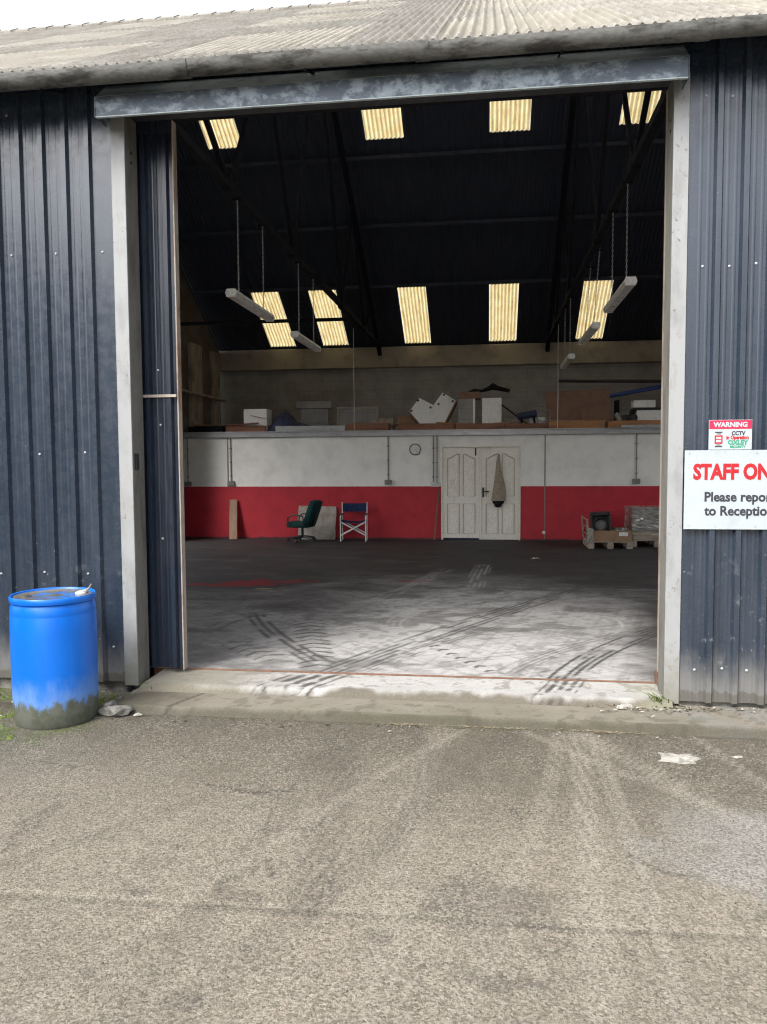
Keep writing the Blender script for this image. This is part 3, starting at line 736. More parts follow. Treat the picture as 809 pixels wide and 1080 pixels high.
# masonry: rear wall, ring beam, end walls
mb = MB(); mb.box((XL - .2, YB, -.2), (XR + .2, YB + .2, 3.905)); mb.build('rear_wall', 'block', shed)
mb = MB(); mb.box((XL - .2, YB - .10, 3.91), (XR + .2, YB + .2, 4.40), .01); mb.build('ring_beam', 'ring', shed)
gable = [(.05, -.2), (YB - .105, -.2), (YB - .105, 4.34), (RY, RZ - .10), (.05, 4.50)]
gable_added_gap_l = [(.05, -.2), (1.0, -.2), (1.0, 4.25), (9.9, 4.25), (9.9, -.2)] + gable[1:]      # unseen opening added so daylight reaches the back wall
mb = MB(); mb.yz(gable_added_gap_l, XL - .2, XL); mb.build('end_wall', 'brick', shed)
gable_added_gap_r = [(.05, -.2), (1.2, -.2), (1.2, 4.25), (10.4, 4.25), (10.4, -.2)] + gable[1:]      # matching unseen opening added to bring in side daylight
mb = MB(); mb.yz(gable_added_gap_r, XR, XR + .2); mb.build('end_wall', 'brick', shed)
for y in (11.28, 12.66):
    mb = MB(); mb.box((XL + .002, y, .0), (XL + .10, y + (.64 if y < 12 else .42), 4.30), .012); mb.build('pier', 'pier', shed)
mb = MB(); mb.cyl((XL + .13, 8.6, 3.20), (XL + .13, 13.35, 3.17), .035); mb.build('wall_rail', 'pier', shed)
# shop front partition with its deck
mb = MB(); mb.box((XL + .003, YP, -.02), (-.985, YP + .11, 2.178)); mb.box((.655, YP, -.02), (XR - .003, YP + .11, 2.178)); mb.box((-.985, YP, 1.965), (.655, YP + .11, 2.178))
mb.build('partition_wall', 'partition', shed)
mb = MB(); mb.box((XL + .003, YP - .05, 2.182), (XR - .003, YP + .02, 2.305), .004); mb.box((XL + .003, YP - .075, 2.285), (XR - .003, YP - .0505, 2.306), .002); mb.build('deck_beam', 'galv', shed)
mb = MB()
for k in range(13): mb.box((XL + .003, YP + .022 + k * .196, 2.26), (XR - .003, YP + .022 + k * .196 + .188, 2.305), .003)
mb.build('deck', 'timber', shed)
for x in (-5.6, 1.145):
    mb = MB(); mb.box((x - .012, YP - .008, .03 if x > 0 else 1.13), (x + .012, YP - .0005, 2.18), .002); mb.build('cover_strip', 'conduit', shed)
# double door
dr = MB()
dr.box((-.985, YP - .018, 0), (-.953, YP + .09, 1.963), .003); dr.box((.622, YP - .018, 0), (.654, YP + .09, 1.963), .003); dr.box((-.953, YP - .018, 1.934), (.622, YP + .09, 1.963), .003)
door = dr.build('double_door', 'ivory', shed)
def door_leaf(x0, x1):
    mb = MB(); y = YP + .005; W = x1 - x0
    mb.box((x0, y, .012), (x1, y + .045, 1.93), .003)
    st = .095; mid = .085; pw = (W - 2 * st - mid) / 2
    for i in (0, 1):
        a = x0 + st + i * (pw + mid); b = a + pw
        low = [(a, .14), (b, .14), (b, .76), (a, .76)]
        arch = [(a, .92), (b, .92)]
        n = 10
        for t in range(n + 1):
            u = t / n; xx = b - u * pw
            v = u if i == 0 else 1 - u            # ogee that rises towards the meeting stile of each pair
            s = sstep(0, 1, np.array([1 - v]))[0]
            arch.append((xx, 1.70 + .10 * s))
        for poly in (low, arch):
            mb.m = 1; mb.ring([(px, y - .002, pz) for px, pz in poly], .014, 6, True); mb.m = 0
            cx = sum(p[0] for p in poly) / len(poly); cz = sum(p[1] for p in poly) / len(poly)
            ins = [(cx + (px - cx) * .72, cz + (pz - cz) * (.80 if poly is low else .86)) for px, pz in poly]
            mb.xz(ins, y - .008, y + .004)
    return mb.build('door_leaf', ['ivory', 'grime'], door)
l1 = door_leaf(-.950, -.188); l2 = door_leaf(-.148, .619)
mb = MB(); mb.box((-.186, YP - .012, .012), (-.150, YP + .05, 1.93), .003); mb.build('meeting_strip', 'ivory', door)
mb = MB(); mb.box((-.132, YP - .006, .90), (-.092, YP + .004, 1.10), .004); mb.cyl((-.112, YP - .055, 1.02), (-.112, YP, 1.02), .011, seg=10); mb.bar((-.115, YP - .05, 1.02), (.01, YP - .05, 1.02), .02, .02, .005); mb.build('handle', 'black', l2)
mb = MB(); mb.box((-.285, YP - .015, 1.76), (-.255, YP + .004, 1.92), .004); mb.build('bolt', 'black', l1)
mb = MB(); mb.box((-.94, YP - .004, .012), (-.20, YP + .004, .045), .001); mb.build('kick_strip', 'bluerope', l1)

# ------------------------------------------------------------------ wall fittings
def conduit(x, zt, zb, label, n=1, mat='conduit', white=False, clips=True):
    t = thing('socket_drop', label, 'socket', (x, YP, zb), (0, 0, 0), 'socket drops on the white wall')
    for i in range(n):
        dx = (i - (n - 1) / 2) * .075
        mb = MB(); mb.cyl((dx, -.014, .02), (dx, -.014, zt - zb), .011, seg=8)
        if clips:
            for k in range(3): mb.box((dx - .022, -.03, .15 + k * .3), (dx + .022, -.001, .175 + k * .3), .003)
        mb.build('conduit', mat, t)
    mb = MB(); w = .075 if n == 1 else .085
    mb.box((-w, -.05, -.045), (w, -.001, .055), .006); mb.build('socket_box', 'conduitw' if white else 'conduit', t)
conduit(-5.53, 2.18, 1.19, 'grey conduit with socket box above the leaning plank')
conduit(-6.50, 2.18, 1.18, 'socket drop partly hidden at the far left end of the white wall')
conduit(-2.10, 2.18, 1.21, 'conduit and socket box above the gap right of the folding chair')
conduit(-1.11, 2.18, 1.16, 'twin conduits dropping to a white socket box beside the ivory door', 2, 'conduit', True)
conduit(2.96, 2.18, 1.22, 'socket drop above the loaded pallets at the right', 1)
mb = MB(); mb.cyl((0, -.008, 0), (0, -.02, 0), .035, seg=14); mb.cyl((0, -.02, 0), (0, -.03, 0), .022, seg=12)
tag(mb.build('wall_button', 'white', None, True, (1.13, YP, .17)), 'small white round button low on the red wall right of the ivory door', 'button')

t = thing('wall_clock', 'round white wall clock with thin black rim beside the ivory doors', 'clock', (-1.53, YP, 1.90))
mb = MB(); mb.lathe([(.0, .0), (.105, .0), (.105, .018), (.0, .018)], seg=36); o = mb.build('clock_face', 'white', t, True, rot=(R(90), 0, 0))
mb = MB(); mb.ring([(.112 * math.cos(a), -.015, .112 * math.sin(a)) for a in np.linspace(0, 2 * math.pi, 37)[:-1]], .0095, 8, True); mb.build('rim', 'black', t, True)
mb = MB()
for k in range(12):
    a = k * math.pi / 6; mb.bar((.082 * math.cos(a), -.0195, .082 * math.sin(a)), (.098 * math.cos(a), -.0195, .098 * math.sin(a)), .006, .002)
mb.build('dial_marks', 'black', t)
for ln, a in ((.05, R(-12)), (.078, R(-52))):
    mb = MB(); mb.bar((0, -.022, 0), (ln * math.cos(a), -.022, ln * math.sin(a)), .006, .002); mb.build('hand', 'black', t)

# coat on the right door leaf
prof = [(1.79, .012, .02), (1.74, .022, .03), (1.62, .04, .04), (1.48, .052, .05), (1.36, .075, .07), (1.22, .105, .085), (1.08, .125, .09), (.96, .135, .09), (.86, .138, .085), (.825, .134, .08)]
def drape(prof, xo, ph):
    mb = MB(); n = 20; vs = []
    for z, w, d in prof:
        for k in range(n):
            a = 2 * math.pi * k / n; fo = 1 + .10 * math.sin(5 * a + ph) + .06 * math.sin(9 * a + z * 3)
            vs.append((xo + w * math.cos(a) * fo + .012 * math.sin(z * 7), -.012 - d * .5 - .5 * d * math.sin(a) * fo, z))
    fs = [(i * n + k, i * n + (k + 1) % n, (i + 1) * n + (k + 1) % n, (i + 1) * n + k) for i in range(len(prof) - 1) for k in range(n)]
    fs += [tuple(range(n)), tuple((len(prof) - 1) * n + k for k in range(n))[::-1]]
    return mb.add(vs, fs)
t = thing('coat', 'beige coat with dark lining hanging on the right leaf of the ivory door', 'coat', (.205, YP - .010, 0))
drape(prof, 0, .4).build('coat_body', 'cloth', t, True)
drape([(.835, .120, .07), (.79, .110, .07), (.75, .075, .06), (.715, .06, .05), (.69, .04, .03)], -.005, 1.2).build('lining', 'darkcloth', t, True)
mb = MB(); mb.cyl((0, -.0, 1.79), (0, -.035, 1.80), .006, seg=8); mb.build('hook', 'galv', t)

# ------------------------------------------------------------------ lamps on chains, hanging cords
def chain_bm(L):
    mb = MB(); n = int(L / .028)
    for k in range(n):
        z = k * .028; ax = k % 2
        pts = [((.006 * math.cos(a) if ax else 0), (0 if ax else .006 * math.cos(a)), z + .017 * math.sin(a) + .014) for a in np.linspace(0, 2 * math.pi, 9)[:-1]]
        mb.ring(pts, .0028, 4, True)
    return mb
def lamp(label):
    t = thing('strip_lamp', label, 'lamp', (0, 0, 0), (0, 0, 0), 'fluorescent strip lamps on chains')
    mb = MB(); mb.prism([(-.042, .038), (.042, .038), (.058, .0), (-.058, .0)], lambda a, b: (a, -.70, b), lambda a, b: (a, .70, b)); mb.build('housing', 'white', t)
    mb = MB(); mb.prism([(-.056, -.002), (.056, -.002), (.044, -.038), (-.044, -.038)], lambda a, b: (a, -.685, b), lambda a, b: (a, .685, b)); mb.build('diffuser', 'diffuser', t)
    for s in (-1, 1):
        mb = MB(); mb.prism([(-.044, .040), (.044, .040), (.060, .0), (.046, -.041), (-.046, -.041), (-.060, .0)], lambda a, b: (a, s * .702, b), lambda a, b: (a, s * .725, b)); mb.build('end_cap', 'white', t)
        cm = chain_bm(.98).build('chain', 'chain', t); cm.location = (0, s * .46, .045)
    for s in (-1, 1):
        mb = MB(); mb.box((-.05, s * .46 - .025, 1.0), (.05, s * .46 + .025, 1.015), .003); mb.build('hanger_plate', 'steel', t)
    return t
zl = 3.37
L0 = lamp('nearest strip lamp on chains below the left roof truss'); L0.location = (-2.6, 3.0, zl)
dup(L0, (-2.6, 5.65, zl), 'strip lamp further back in front of the left rooflights')
dup(L0, (1.35, 3.1, zl), 'nearest strip lamp on chains at the right beside a rooflight')
dup(L0, (1.35, 5.6, zl), 'strip lamp second from the doorway crossing the foot of the rightmost rooflight', (0, R(4), 0))
dup(L0, (1.35, 8.6, zl), 'farthest strip lamp at the right in front of the concrete beam')
for x, y, zt, lab in ((-2.80, 10.80, 4.42, 'thin pale cord hanging to the deck near the white framed panels'), (1.38, 10.80, 4.42, 'thin pale cord hanging in front of the brown board')):
    mb = MB(); mb.ring([(0, 0, 2.32 - 2.32), (.004, 0, .7), (-.003, 0, 1.4), (0, 0, zt - 2.32)], .007, 6)
    tag(mb.build('hanging_cord', 'conduitw', None, True, (x, y, 2.32)), lab, 'cord', 'hanging cords')

# ------------------------------------------------------------------ things along the partition
mb = MB(); mb.box((-.085, -.02, 0), (.085, .02, .86), .003)
tag(mb.build('timber_plank', 'plank', None, False, (-5.44, YP - .20, .0), (R(-11), R(-2.5), 0)), 'short pale plank leaning on the red wall', 'plank')
mb = MB(); pts = [(-.41, 0), (.40, 0), (.405, .20), (.395, .22), (.41, .40), (.42, .56), (.41, .70), (-.40, .72), (-.42, .45), (-.405, .2)]
mb.xz(pts, -.012, .012)
tag(mb.build('chipboard_panel', 'board', None, False, (-3.63, YP - .11, .0), (R(-7), 0, 0)), 'stained grey board leaning on the red wall behind the office chair', 'board')
mb = MB(); mb.bar((-1.13, YP - .06, 0), (-1.03, YP - .03, 1.05), .035, .02, .003)
tag(mb.build('batten_stick', 'chip', None), 'thin dark stick leaning on the red wall beside the ivory doors', 'stick')

# office chair, seen from its side
t = thing('office_chair', 'dark teal swivel office chair facing left by the stained board', 'chair', (-3.83, 10.36, 0), (0, 0, R(168)))
def cushion(pts_lo, sx, sy, sz, T, mat, name, par, bulge=.25):
    bm = bmesh.new(); bmesh.ops.create_cube(bm, size=1); bmesh.ops.subdivide_edges(bm, edges=bm.edges, cuts=5, use_grid_fill=True)
    for v in bm.verts:
        p = v.co.copy(); n = p.normalized() * .62; q = p.lerp(n, bulge)
        v.co = T @ Vector((q.x * sx, q.y * sy, q.z * sz))
    me = bpy.data.meshes.new(name); bm.to_mesh(me); bm.free(); me.materials.append(M[mat]); me.polygons.foreach_set('use_smooth', [True] * len(me.polygons))
    o = bpy.data.objects.new(name, me); COL.objects.link(o); o.parent = par; return o
cushion(0, .46, .48, .12, Matrix.Translation((.03, 0, .36)), 'teal', 'seat', t)
T = Matrix.Translation((-.24, 0, .60)) @ Matrix.Rotation(R(-20), 4, 'Y')
cushion(0, .12, .44, .54, T, 'teal', 'backrest', t)
mb = MB()
for k in range(5):
    a = k * 2 * math.pi / 5 + .3; c, s = math.cos(a), math.sin(a)
    mb.ring([(0, 0, .105), (.14 * c, .14 * s, .095), (.29 * c, .29 * s, .07)], [.03, .025, .018], 8)
mb.build('star_base', 'black', t, True)
for k in range(5):
    a = k * 2 * math.pi / 5 + .3; c, s = math.cos(a), math.sin(a)
    mb = MB(); mb.cyl((.29 * c - .022 * s, .29 * s + .022 * c, .03), (.29 * c + .022 * s, .29 * s - .022 * c, .03), .03, seg=12); mb.build('caster', 'black', t, True)
mb = MB(); mb.cyl((0, 0, .10), (0, 0, .30), .028); mb.box((-.12, -.1, .29), (.12, .1, .315), .005); mb.build('gas_lift', 'black', t, True)
mb = MB(); mb.bar((-.05, 0, .30), (-.25, 0, .33), .06, .015); mb.bar((-.25, 0, .33), (-.33, 0, .62), .06, .015, 0, (1, 0, 0)); mb.build('back_bar', 'black', t)
for s in (-1, 1):
    mb = MB(); mb.ring([(-.14, s * .24, .33), (-.15, s * .27, .45), (-.14, s * .27, .54), (-.05, s * .27, .565), (.12, s * .27, .56), (.20, s * .27, .51), (.20, s * .26, .42), (.14, s * .24, .34)], .016, 8); mb.build('armrest', 'black', t, True)

# folding director's chair
t = thing('folding_chair', 'folding chair with blue canvas back and white tubular frame', 'chair', (-2.78, 10.57, 0), (0, 0, R(4)))
W = .26
for s in (-1, 1):
    mb = MB(); mb.cyl((s * W, .17, .015), (s * W, .17, .80), .013, seg=10); mb.build('leg', 'white', t, True)
    mb = MB(); mb.cyl((s * W, -.19, .015), (s * W, -.19, .55), .013, seg=10); mb.build('leg', 'white', t, True)
    mb = MB(); mb.cyl((s * W, -.20, .016), (s * W, .20, .016), .012, seg=8); mb.build('foot_rail', 'white', t, True)
    mb = MB(); mb.box((s * W - .025, -.23, .55), (s * W + .025, .18, .575), .006); mb.build('armrest', 'black', t)
for yy in (-.19, .17):
    for s in (-1, 1):
        mb = MB(); mb.bar((s * W, yy + s * .013, .13), (-s * W, yy + s * .013, .41), .014, .026, .003); mb.build('cross_brace', 'white', t)
mb = MB()
n = 8; vs = []
for j in (0, 1):
    for i in range(n + 1):
        u = i / n * 2 - 1; x = u * W
        for zz in (.60, .775): vs.append((x, .17 - .012 + j * .022 + .03 * (1 - u * u), zz + .006 * u * u))
fs = []
for j in (0, 1):
    o = j * (n + 1) * 2
    for i in range(n): fs.append((o + 2 * i, o + 2 * i + 2, o + 2 * i + 3, o + 2 * i + 1))
N = (n + 1) * 2
for i in range(n): fs += [(2 * i, N + 2 * i, N + 2 * i + 2, 2 * i + 2), (2 * i + 1, 2 * i + 3, N + 2 * i + 3, N + 2 * i + 1)]
fs += [(0, 1, N + 1, N), (2 * n, N + 2 * n, N + 2 * n + 1, 2 * n + 1)]
mb.add(vs, fs); mb.build('back_canvas', 'canvas', t, True)
mb = MB()
vs = []
for i in range(n + 1):
    u = i / n * 2 - 1
    for yy in (-.19, .17):
        for dz in (0, -.012): vs.append((u * W, yy, .435 - .035 * (1 - u * u) + dz))
fs = []
for i in range(n):
    a = 4 * i; b = a + 4
    fs += [(a, a + 2, b + 2, b), (a + 1, b + 1, b + 3, a + 3), (a, b, b + 1, a + 1), (a + 2, a + 3, b + 3, b + 2)]
fs += [(0, 1, 3, 2), (4 * n, 4 * n + 2, 4 * n + 3, 4 * n + 1)]
mb.add(vs, fs); mb.build('seat_canvas', 'canvas', t, True)

# pallets and their loads
def pallet(name, label, loc, W, D, rot=0):
    t = thing(name, label, 'pallet', loc, (0, 0, rot), 'pallets at the right of the red wall')
    for k in range(5):
        mb = MB(); a = -D / 2 + k * (D - .10) / 4; mb.box((-W / 2, a, .118), (W / 2, a + .10, .138), .003); mb.build('deck_board', 'pallet', t)
    for k in range(3):
        y = -D / 2 + .05 + k * (D - .10) / 2
        for j in range(3):
            x = -W / 2 + .06 + j * (W - .12) / 2
            mb = MB(); mb.box((x - .055, y - .049, .018), (x + .055, y + .049, .096), .003); mb.build('block', 'pallet', t)
    for j in range(3):
        x = -W / 2 + .06 + j * (W - .12) / 2
        mb = MB(); mb.box((x - .05, -D / 2, .097), (x + .05, D / 2, .117), .003); mb.box((x - .05, -D / 2, 0), (x + .05, D / 2, .0175), .003); mb.build('stringer', 'pallet', t)
    return t
P1 = pallet('pallet', 'grey wooden pallet carrying the brown tray and black machine', (2.255, 9.90, 0), .82, .86)
P2 = pallet('pallet', 'wooden pallet under the film wrapped crate at the right jamb', (3.16, 10.25, 0), .96, .86)
t = thing('cardboard_tray', 'open brown cardboard tray with white label on the left pallet', 'box', (2.27, 9.90, .139))
mb = MB(); mb.box((-.37, -.40, 0), (.37, .40, .02), .003)
for a in ((-.37, -.40, .021, .37, -.385, .20), (-.37, .385, .021, .37, .40, .20), (-.37, -.384, .021, -.355, .384, .20), (.355, -.384, .021, .37, .384, .20)): mb.box(a[:3], a[3:], .002)
mb.build('tray_body', 'card', t)
mb = MB(); mb.box((.14, -.4035, .10), (.30, -.4005, .17)); mb.build('label', 'white', t)
mb = MB(); mb.ring([(-.405, -.43, .0), (-.42, -.435, .14), (-.40, -.43, .24)], [.05, .055, .045], 10); 
tag(mb.build('white_sack', 'litter', None, True, (2.27 + .03, 9.90, .142)), 'small white bag slumped at the left corner of the tray', 'bag')
mb = MB()
for x, y in ((-.40, -.41), (-.40, .41)): mb.bar((x, y, .0), (x - .03, y, .42), .03, .03, .003)
for z in (.12, .26, .40): mb.bar((-.40 - z * .07, -.41, z), (-.40 - z * .07, .41, z), .016, .016)
tag(mb.build('side_rack', 'pallet', None, False, (2.255, 9.90, .139)), 'slatted end rack standing on the left edge of the pallet', 'rack')
t = thing('black_machine', 'black machine with round drum opening on the brown tray', 'machine', (2.15, 9.92, .16), (0, R(-4), R(-6)))
mb = MB()
mb.box((-.19, -.17, 0), (.19, .19, .09), .02); mb.box((-.19, .06, .091), (.19, .19, .50), .02)
mb.box((-.19, -.17, .44), (.19, .055, .50), .02); mb.box((.14, -.17, .092), (.19, .058, .438), .012); mb.box((-.19, -.17, .092), (-.15, .058, .438), .012)
mb.build('casing', 'black', t)
mb = MB(); mb.ring([(.0 + .125 * math.cos(a), -.10, .27 + .125 * math.sin(a)) for a in np.linspace(0, 2 * math.pi, 29)[:-1]], .03, 8, True); mb.build('drum_rim', 'black', t, True)
mb = MB(); mb.cyl((0, -.05, .27), (0, .05, .27), .10, seg=24); mb.cyl((0, -.10, .27), (0, -.05, .27), .03, seg=12); mb.build('drum', 'conduit', t, True)
mb = MB(); mb.ring([(-.16, -.19, .10), (-.05, -.22, .06), (.08, -.20, .08)], [.03, .045, .03], 10); mb.build('nozzle', 'white', t, True)
def crumple(name, lo, hi, mat, amp, seed, parent=None, cuts=9):
    bm = bmesh.new(); bmesh.ops.create_cube(bm, size=1); bmesh.ops.subdivide_edges(bm, edges=bm.edges, cuts=cuts, use_grid_fill=True)
    rs = random.Random(seed); c = [(a + b) / 2 for a, b in zip(lo, hi)]; s = [b - a for a, b in zip(lo, hi)]
    for v in bm.verts:
        p = v.co.copy(); v.co = Vector([c[i] + p[i] * s[i] + rs.uniform(-amp, amp) * (0 if (i == 2 and p[2] < -.45) else 1) for i in range(3)])
    me = bpy.data.meshes.new(name); bm.to_mesh(me); bm.free(); me.materials.append(M[mat])
    o = bpy.data.objects.new(name, me); COL.objects.link(o)
    if parent: o.parent = parent
    return o
t = thing('wrapped_crate', 'crate wrapped in shiny crumpled film on the right pallet', 'crate', (3.16, 10.25, .139))
crumple('wrap', (-.46, -.42, .165), (.46, .42, .60), 'foil', .010, 3, t, 13)
mb = MB(); mb.box((-.45, -.41, .0), (.45, .41, .075), .006); mb.box((-.455, -.415, .077), (.455, .415, .160), .006); mb.build('crate_base', 'pallet', t)
mb = MB(); mb.box((-.10, -.418, .09), (.12, -.4155, .105)); mb.build('strap', 'white', t)
o = crumple('plastic_bundle', (-.10, -.12, 0), (.13, .12, .17), 'foil', .03, 9); o.location = (2.50, 9.95, .345); tag(o, 'crumpled clear plastic heaped beside the black machine', 'plastic')
o.location.z = .16

# ------------------------------------------------------------------ clutter stored on the deck
DZ = 2.306
t = thing('white_carton', 'plain white carton at the left end of the deck', 'box', (-5.04, 11.35, DZ)); mb = MB(); mb.box((-.26, -.2, 0), (.26, .2, .50), .008); mb.build('carton', 'melamine', t)
mb = MB(); mb.bar((-.1, -.206, .36), (.30, -.26, .27), .02, .012); mb.build('flap', 'timber', t)
# heap of folded blue tarpaulin
mb = MB(); n, m = 40, 12; vs = []
for i in range(n + 1):
    for j in range(m + 1):
        u, v = i / n, j / m
        h = (.10 + .30 * math.exp(-((u - .62) / .22) ** 2) + .08 * math.sin(u * 15)) * math.sin(math.pi * min(1, max(0, v))) ** .6 * math.sin(math.pi * u) ** .35
        h *= .75 + .5 * fbm(np.array([u * 9.]), np.array([v * 5.]), 3)[0]
        vs.append((-.80 + 1.6 * u, -.30 + .6 * v, max(0, h)))
mb.add(vs, [(i * (m + 1) + j, (i + 1) * (m + 1) + j, (i + 1) * (m + 1) + j + 1, i * (m + 1) + j + 1) for i in range(n) for j in range(m)])
base = [(-.8 + 1.6 * i / n, -.3, -.0) for i in range(n + 1)]
o = mb.build('tarpaulin_heap', 'bluerope', None, False, (-4.55, 11.45, DZ + .015)); tag(o, 'dark blue tarpaulin heaped on the deck by the white carton', 'tarpaulin')
def frame_panel(name, label, loc, W, Hh, rail, mats, cat, top=None):
    t = thing(name, label, cat, loc, (R(-5), 0, 0))
    mb = MB()
    mb.box((-W / 2, -.03, 0), (-W / 2 + rail, .03, Hh), .004); mb.box((W / 2 - rail, -.03, 0), (W / 2, .03, Hh), .004)
    mb.box((-W / 2 + rail, -.029, Hh - rail), (W / 2 - rail, .029, Hh), .004); mb.build('frame', mats[0], t)
    mb = MB(); mb.box((-W / 2 + rail, -.012, .0), (W / 2 - rail, .012, Hh - rail), .002); mb.build('panel', mats[1], t)
    if top:
        mb = MB(); mb.box((-W / 2 - .10, -.08, Hh + .002), (W / 2 + .08, .05, Hh + top), .006); mb.build('top_box', mats[0], t)
    return t
frame_panel('cupboard_front', 'grey cupboard front with wide top box leaning at the back of the deck', (-3.94, 12.1, DZ), .64, .55, .05, ('block', 'block'), 'panel', .16)
frame_panel('cupboard_front', 'wider pale framed cupboard panel behind the thin cord', (-2.95, 12.1, DZ), .94, .58, .05, ('ring', 'block'), 'panel')
mb = MB(); mb.box((-.75, -.05, 0), (.75, .05, .11), .005)
tag(mb.build('grey_beam', 'galv', None, False, (-3.78, YP + .05, DZ + .002), (0, 0, R(1))), 'long grey boxed length lying along the deck edge', 'beam')
# broken white cabinet carcass: two tilted squares
mb = MB(); mb.xz([(-.70, .36), (-.495, .66), (-.19, .49), (.005, .77), (.285, .585), (0.005, .0), (-.40, .0)], -.012, .012)
t = thing('cabinet_carcass', 'broken white cabinet sides splayed in a V shape on the deck', 'cabinet', (-.985, 11.25, DZ + .06), (R(-14), 0, 0))
mb.build('side_panel', 'melamine', t)
mb = MB(); mb.xz([(-.72, .335), (-.70, .36), (-.40, .0), (-.42, -.025)], -.012, .26); mb.build('edge_panel', 'chip', t); mb = MB(); mb.xz([(.005, .0), (.285, .585), (.31, .572), (.03, -.02)], -.0122, .2); mb.build('edge_panel', 'chip', t)
mb = MB()
for x, z in ((-.52, .60), (-.25, .44), (-.08, .51), (.03, .72), (.22, .57), (-.66, .37), (-.19, .06)): mb.box((x - .022, -.018, z - .022), (x + .022, -.0125, z + .022), .002)
mb.build('fitting', 'black', t)
# small table with white legs
t = thing('shelf_unit', 'white shelf unit with brown top under a dark cloth on the deck', 'shelf', (-.20, 11.4, DZ))
mb = MB(); mb.box((-.44, -.2, .655), (.02, .2, .80), .005); mb.build('top', 'chip', t)
mb = MB(); mb.box((-.44, -.2, 0), (-.13, -.18, .65), .003); mb.build('side_panel', 'block', t)
mb = MB(); mb.box((-.13, -.2, 0), (-.09, .2, .654), .003); mb.build('upright', 'melamine', t)
mb = MB(); mb.box((.06, -.21, 0), (.46, .15, .66), .004); mb.build('cupboard', 'melamine', t)
mb = MB(); mb.xz([(-.42, .0), (-.30, .05), (-.12, .035), (.02, .11), (.10, .17), (.22, .10), (.46, .03), (.44, -.005), (.10, .06), (-.05, .02)], -.18, .2)
tag(mb.build('dark_sheet', 'darkcloth', None, False, (-.02, 11.4, DZ + .805)), 'dark folded sheet lying peaked on top of the white shelf unit', 'sheet')
mb = MB(); mb.cyl((.26, 11.35, DZ + .53), (.92, 11.3, DZ + .02), .014, seg=8); tag(mb.build('thin_rod', 'steel', None, True), 'thin dark rod leaning against the white shelf unit', 'rod')
t = thing('tool_tube', 'dark blue padded tube propped on the deck', 'tube', (.79, 11.25, DZ + .30), (0, R(-9), 0)); mb = MB(); mb.cyl((-.20, 0, 0), (.20, 0, 0), .075, seg=16); mb.build('tube', 'bluerope', t, True)
mb = MB()
for x in (-.13, .13): mb.box((x - .02, -.05, -.30), (x + .02, .05, -.06), .004)
mb.build('stand', 'steel', t)
t = thing('wire_frame', 'small bent metal frame beside the brown board', 'frame', (1.12, 11.2, DZ)); mb = MB(); mb.ring([(-.12, 0, .0), (-.12, 0, .36), (.02, 0, .40), (.14, 0, .38), (.15, 0, .0)], .012, 6); mb.ring([(-.12, 0, .18), (.15, 0, .14), (.35, .05, .02)], .010, 6); mb.build('frame_tube', 'conduit', t, True)
mb = MB(); mb.xz([(-.60, .0), (.62, .0), (.66, .86), (-.70, .80)], -.012, .012)
tag(mb.build('brown_board', 'chip', None, False, (1.86, 11.45, DZ), (R(-9), 0, 0)), 'large brown chipboard sheet leaning at the back of the deck', 'board')
mb = MB(); mb.xz([(-.02, .0), (.60, .0), (.58, .50), (.0, .46)], -.012, .012)
tag(mb.build('brown_offcut', 'chip', None, False, (1.93, 11.36, DZ), (R(-9), 0, 0)), 'smaller brown offcut leaning in front of the large brown board', 'board')
mb = MB(); mb.cyl((1.45, 11.55, 3.33), (3.9, 11.55, 3.27), .035); tag(mb.build('black_pipe', 'black', None, True), 'long black pipe lying across the top of the brown board', 'pipe')
mb = MB(); mb.cyl((2.2, 11.62, 2.95), (4.0, 11.50, 3.24), .045); tag(mb.build('blue_pipe', 'bluepipe', None, True), 'blue plastic pipe slanting up behind the white cartons', 'pipe')
mb = MB()
for x in (2.66, 3.85): mb.box((x - .04, 11.47, DZ), (x + .04, 11.68, 3.24 if x > 3 else 2.90), .005)
tag(mb.build('rack_posts', 'steel', None), 'dark upright posts carrying the pipes above the deck', 'rack')
mb = MB(); mb.box((-.30, -.22, 0), (.42, .2, .36), .006); tag(mb.build('white_carton', 'melamine', None, False, (3.30, 11.4, DZ)), 'larger white carton at the right end of the deck', 'box')
mb = MB(); mb.box((-.22, -.16, 0), (.22, .16, .15), .006); tag(mb.build('white_carton', 'melamine', None, False, (3.16, 11.4, DZ + .42)), 'flat white carton lying on top of the dark tray', 'box')
mb = MB(); mb.box((-.26, -.18, 0), (.50, .18, .05), .004); mb.box((-.30, -.15, -.36), (-.275, .15, -.001), .004); tag(mb.build('dark_tray', 'black', None, False, (3.2, 11.4, DZ + .365)), 'dark tray between the two stacked white cartons', 'tray')
mb = MB(); mb.cyl((-.10, 0, .30), (.10, 0, .05), .06, seg=14); tag(mb.build('paper_roll', 'litter', None, True, (2.68, 11.25, DZ)), 'pale paper roll tilted beside the brown board', 'roll')
o = crumple('black_bag', (-.13, -.1, 0), (.13, .1, .26), 'black', .02, 5, None, 5); o.location = (2.86, 11.2, DZ); tag(o, 'black bag slumped left of the white cartons', 'bag')
